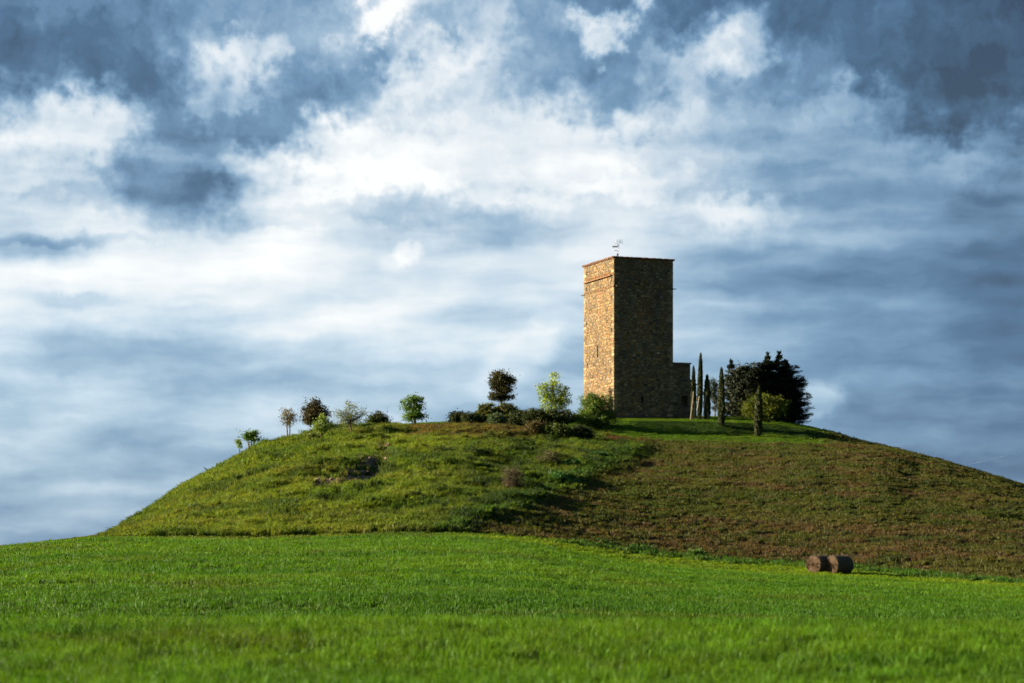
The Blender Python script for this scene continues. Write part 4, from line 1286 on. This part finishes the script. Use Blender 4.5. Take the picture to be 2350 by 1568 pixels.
make_tree('dark_evergreen', 'black green round topped evergreen between the conifer and the cedar', 'tree', 1712, 962,
          [(1708, 857, 22, 14), (1732, 862, 20, 16), (1690, 874, 24, 22), (1712, 885, 30, 22), (1738, 895, 26, 26), (1705, 915, 30, 24), (1728, 930, 34, 26), (1690, 940, 20, 20)],
          [(.018, .026, .012), (.026, .034, .014), (.012, .018, .009)], 303, .26, 560, 22, .36, trunk_r=.25, y=289, shell=3, mat='needle', group='dark evergreens right of the tower')
make_tree('dark_evergreen', 'black green rounded evergreen filling the foot of the great cedar', 'tree', 1790, 968,
          [(1770, 905, 34, 30), (1800, 915, 34, 32), (1778, 940, 46, 26), (1815, 944, 30, 22), (1745, 940, 30, 24)],
          [(.018, .026, .012), (.026, .034, .014), (.012, .018, .009)], 306, .24, 480, 20, .36, trunk_r=.25, y=290, shell=3, mat='needle', group='dark evergreens right of the tower')
make_tree('blue_green_tree', 'thin bluish tree seen through between the cypresses', 'tree', 1640, 956,
          [(1638, 884, 12, 14), (1634, 902, 14, 14), (1642, 918, 12, 14), (1645, 938, 8, 10)], [(.030, .050, .045), (.022, .038, .035), (.04, .06, .05)], 304, .16, 90, 14, .24,
          trunk_r=.09, y=291, bare=26, limb_n=24)
make_tree('broom_bush', 'wide bush with sunlit yellow green top in front of the cedar', 'bush', 1757, 966,
          [(1740, 919, 19, 12), (1724, 934, 20, 16), (1760, 924, 21, 14), (1779, 923, 17, 12), (1794, 933, 14, 12), (1760, 944, 42, 17), (1714, 946, 12, 11)],
          [(.085, .11, .013), (.12, .145, .016), (.05, .068, .011)], 305, .15, 300, 18, .30, stems=5, trunk_r=.08, fork=.1, y=268.5, shell=2.4, limb_n=30, depth=.6)
# slope shrubs
make_tree('dead_bramble', 'bare brown bramble of tangled twigs in the middle of the slope', 'bramble', 1178, 1130,
          [(1170, 1086, 20, 18), (1186, 1098, 20, 20), (1172, 1108, 24, 16)], [(.075, .055, .035), (.10, .075, .05), (.05, .045, .02)], 401, .09, 90, 12, .24, stems=6, trunk_r=.06, bare=120, limb_n=80, fork=.05,
          bark=(.13, .095, .075))
make_tree('twiggy_shrub', 'greyish twiggy shrub uphill from the bare bramble', 'shrub', 1262, 1074,
          [(1258, 1052, 22, 14), (1274, 1058, 16, 12)], [(.10, .10, .045), (.085, .075, .04), (.06, .08, .025)], 402, .12, 60, 13, .24, stems=5, trunk_r=.04, bare=50, limb_n=40, fork=.05)
SL = [(1315, 1078, [(1312, 1066, 16, 11), (1326, 1070, 12, 8)], [(.05, .14, .03), (.035, .09, .022)], 'lush green shrub low in the fold of the slope'),
      (1375, 1060, [(1368, 1048, 18, 10), (1388, 1052, 14, 8)], [(.045, .12, .03), (.03, .07, .02)], 'lush green shrub near the top of the fold in the slope'),
      (1285, 1112, [(1280, 1098, 18, 12), (1298, 1104, 14, 9)], [(.035, .09, .022), (.05, .13, .03)], 'dark green shrub in the fold just right of the bramble'),
      (955, 1152, [(950, 1140, 16, 11), (964, 1144, 12, 9)], [(.05, .075, .018), (.035, .055, .014)], 'dark green shrub halfway down the left flank below the gully'),
      (1022, 1048, [(1012, 1036, 24, 10), (1040, 1038, 18, 9)], [(.05, .075, .018), (.035, .05, .014)], 'flat dark shrub below the dry grass on the brow'),
      (1095, 1052, [(1088, 1040, 18, 10), (1108, 1042, 14, 9)], [(.06, .09, .02), (.04, .06, .016)], 'flat dark shrub below the brow, nearer the bramble'),
      (668, 1172, [(660, 1165, 22, 7), (682, 1166, 14, 6)], [(.06, .105, .02), (.04, .075, .016)], 'low green shrub at the lower end of the left flank'),
      (455, 1178, [(448, 1168, 18, 7), (466, 1172, 12, 6)], [(.06, .10, .02), (.04, .075, .016)], 'low green shrub near the left foot of the hill'),
      (1605, 1283, [(1596, 1274, 14, 8), (1612, 1276, 10, 6)], [(.07, .13, .02), (.045, .09, .016)], 'grassy green hummock shrub on the verge left of the bales'),
      (1470, 1266, [(1462, 1262, 20, 7), (1488, 1264, 14, 6)], [(.05, .12, .02), (.04, .09, .016)], 'low green shrub on the verge far left of the bales'),
      (1388, 1254, [(1378, 1250, 18, 6), (1400, 1252, 14, 5)], [(.05, .10, .02), (.03, .07, .014)], 'dark low shrub where verge and fallow slope begin')]
for i, (u_, v_, lb_, cs_, lab) in enumerate(SL):
    make_tree('slope_shrub', lab, 'shrub', u_, v_, lb_, cs_, 420 + i, .15, 60, 16, .18, stems=3, trunk_r=.04, fork=.1, bare=4, shell=3, group='shrubs on the slope')

# ------------------------------------------------------------------ hay bales
def bale(label, u, v, seed, turn, sag=.94):
    p = land(u, v)
    R_, L_ = .69, 1.48
    t_ = thing('hay_bale', label, 'hay bale', (p[0], p[1], p[2] - .03), 'round bales at the foot of the hill', turn)
    r = np.random.default_rng(seed)
    # drum lying along local +x, near end at x=0
    ns, nx = 64, 26
    V, C_ = [], []
    for i in range(nx + 1):
        x = L_ * i / nx
        edge = min(i, nx - i)
        shr = {0: .90, 1: .965, 2: .99}.get(edge, 1.0)
        for k in range(ns):
            a = 2 * pi * k / ns
            rr = R_ * shr * (1 + .02 * float(fbm(np.array([i * .5]), np.array([k * .6 + seed]), 3, seed)[0] - .01)) + .012 * sin(i * 2.4 + 3 * sin(a * 3))
            z = R_ + rr * sin(a)
            z = max(z, .06)
            V.append((x, rr * cos(a), z)); C_.append(np.array((.060, .044, .031)) * r.uniform(.6, 1.2))
    F = [(i * ns + k, i * ns + (k + 1) % ns, (i + 1) * ns + (k + 1) % ns, (i + 1) * ns + k) for i in range(nx) for k in range(ns)]
    mesh_obj('straw_drum', np.array(V), F, M['straw'], t_, smooth=True, colors=np.array(C_))
    # rolled end faces: spiral layers standing proud of each other
    for side, x0_ in (('near', 0.0), ('far', L_)):
        V, F, C_ = [], [], []
        nr = 22
        for j in range(nr + 1):
            for k in range(ns):
                a = 2 * pi * k / ns
                rr = R_ * .90 * (1 - j / nr)
                ph = (j + k / ns)
                dx = .028 * sin(ph * 2.1) + r.uniform(-.018, .018) + .05 * (1 - (rr / R_) ** 2)
                z = max(R_ + rr * sin(a), .05)
                V.append((x0_ - dx if side == 'near' else x0_ + dx, rr * cos(a), z))
                base_ = np.array((.135, .085, .046)) if int(ph) % 3 else np.array((.075, .046, .027))
                C_.append(base_ * r.uniform(.6, 1.3))
        for j in range(nr):
            for k in range(ns):
                q = (j * ns + k, j * ns + (k + 1) % ns, (j + 1) * ns + (k + 1) % ns, (j + 1) * ns + k)
                F.append(q if side == 'far' else q[::-1])
        mesh_obj('end_face', np.array(V), F, M['straw'], t_, smooth=False, colors=np.array(C_))
    # loose straws
    qs, qc = [], []
    for i in range(900):
        a = r.uniform(-.25, pi + .25) if i % 3 else r.uniform(0, 2 * pi)
        if i % 3:
            a = r.uniform(.9, 2.3); x = r.uniform(0, L_); pos = np.array([x, R_ * cos(a), R_ + R_ * sin(a)])
            nrm = np.array([0, cos(a), sin(a)])
        else:
            rr = R_ * sqrt(r.uniform()) * .95; pos = np.array([-.03, rr * cos(a), max(.06, R_ + rr * sin(a))]); nrm = np.array([-1.0, 0, 0])
        d = r.normal(size=3) + nrm * .3; d /= np.linalg.norm(d)
        w_ = np.cross(d, nrm); w_ /= np.linalg.norm(w_) + 1e-9
        l_ = r.uniform(.05, .14)
        qs += [pos - w_ * .006, pos + w_ * .006, pos + d * l_ + nrm * .01 + w_ * .004, pos + d * l_ + nrm * .01 - w_ * .004]
        qc += [np.array((.15, .105, .06)) * r.uniform(.6, 1.2)] * 4
    t_.scale = (1.0, 1.03, sag)
    mesh_obj('loose_straw', np.array(qs), np.arange(len(qs)).reshape(-1, 4), M['straw'], t_, colors=np.array(qc))
    return t_
bale('weathered round hay bale, the left one, partly behind the other', 1866, 1316, 501, radians(44), .93)
bale('weathered round hay bale, the right one, its whole dark side showing', 1908, 1319, 502, radians(37), .97)

# overhead line running off behind the hill on the right
w = []
for k in range(13):
    t_ = k / 12
    uu, vv_, yy = 2225 + 260 * t_, 1066 - 62 * t_ - 6 * t_ * t_, 330 - 40 * t_
    w.append(np.array([(uu - UC) / FPX * yy, yy, zv(vv_, yy)]))
V, F = tube(w, .003, 5)
tag(mesh_obj('overhead_wire', np.array(V), F, M['alu']), 'faint thin overhead wire against the sky above the right slope', 'wire')
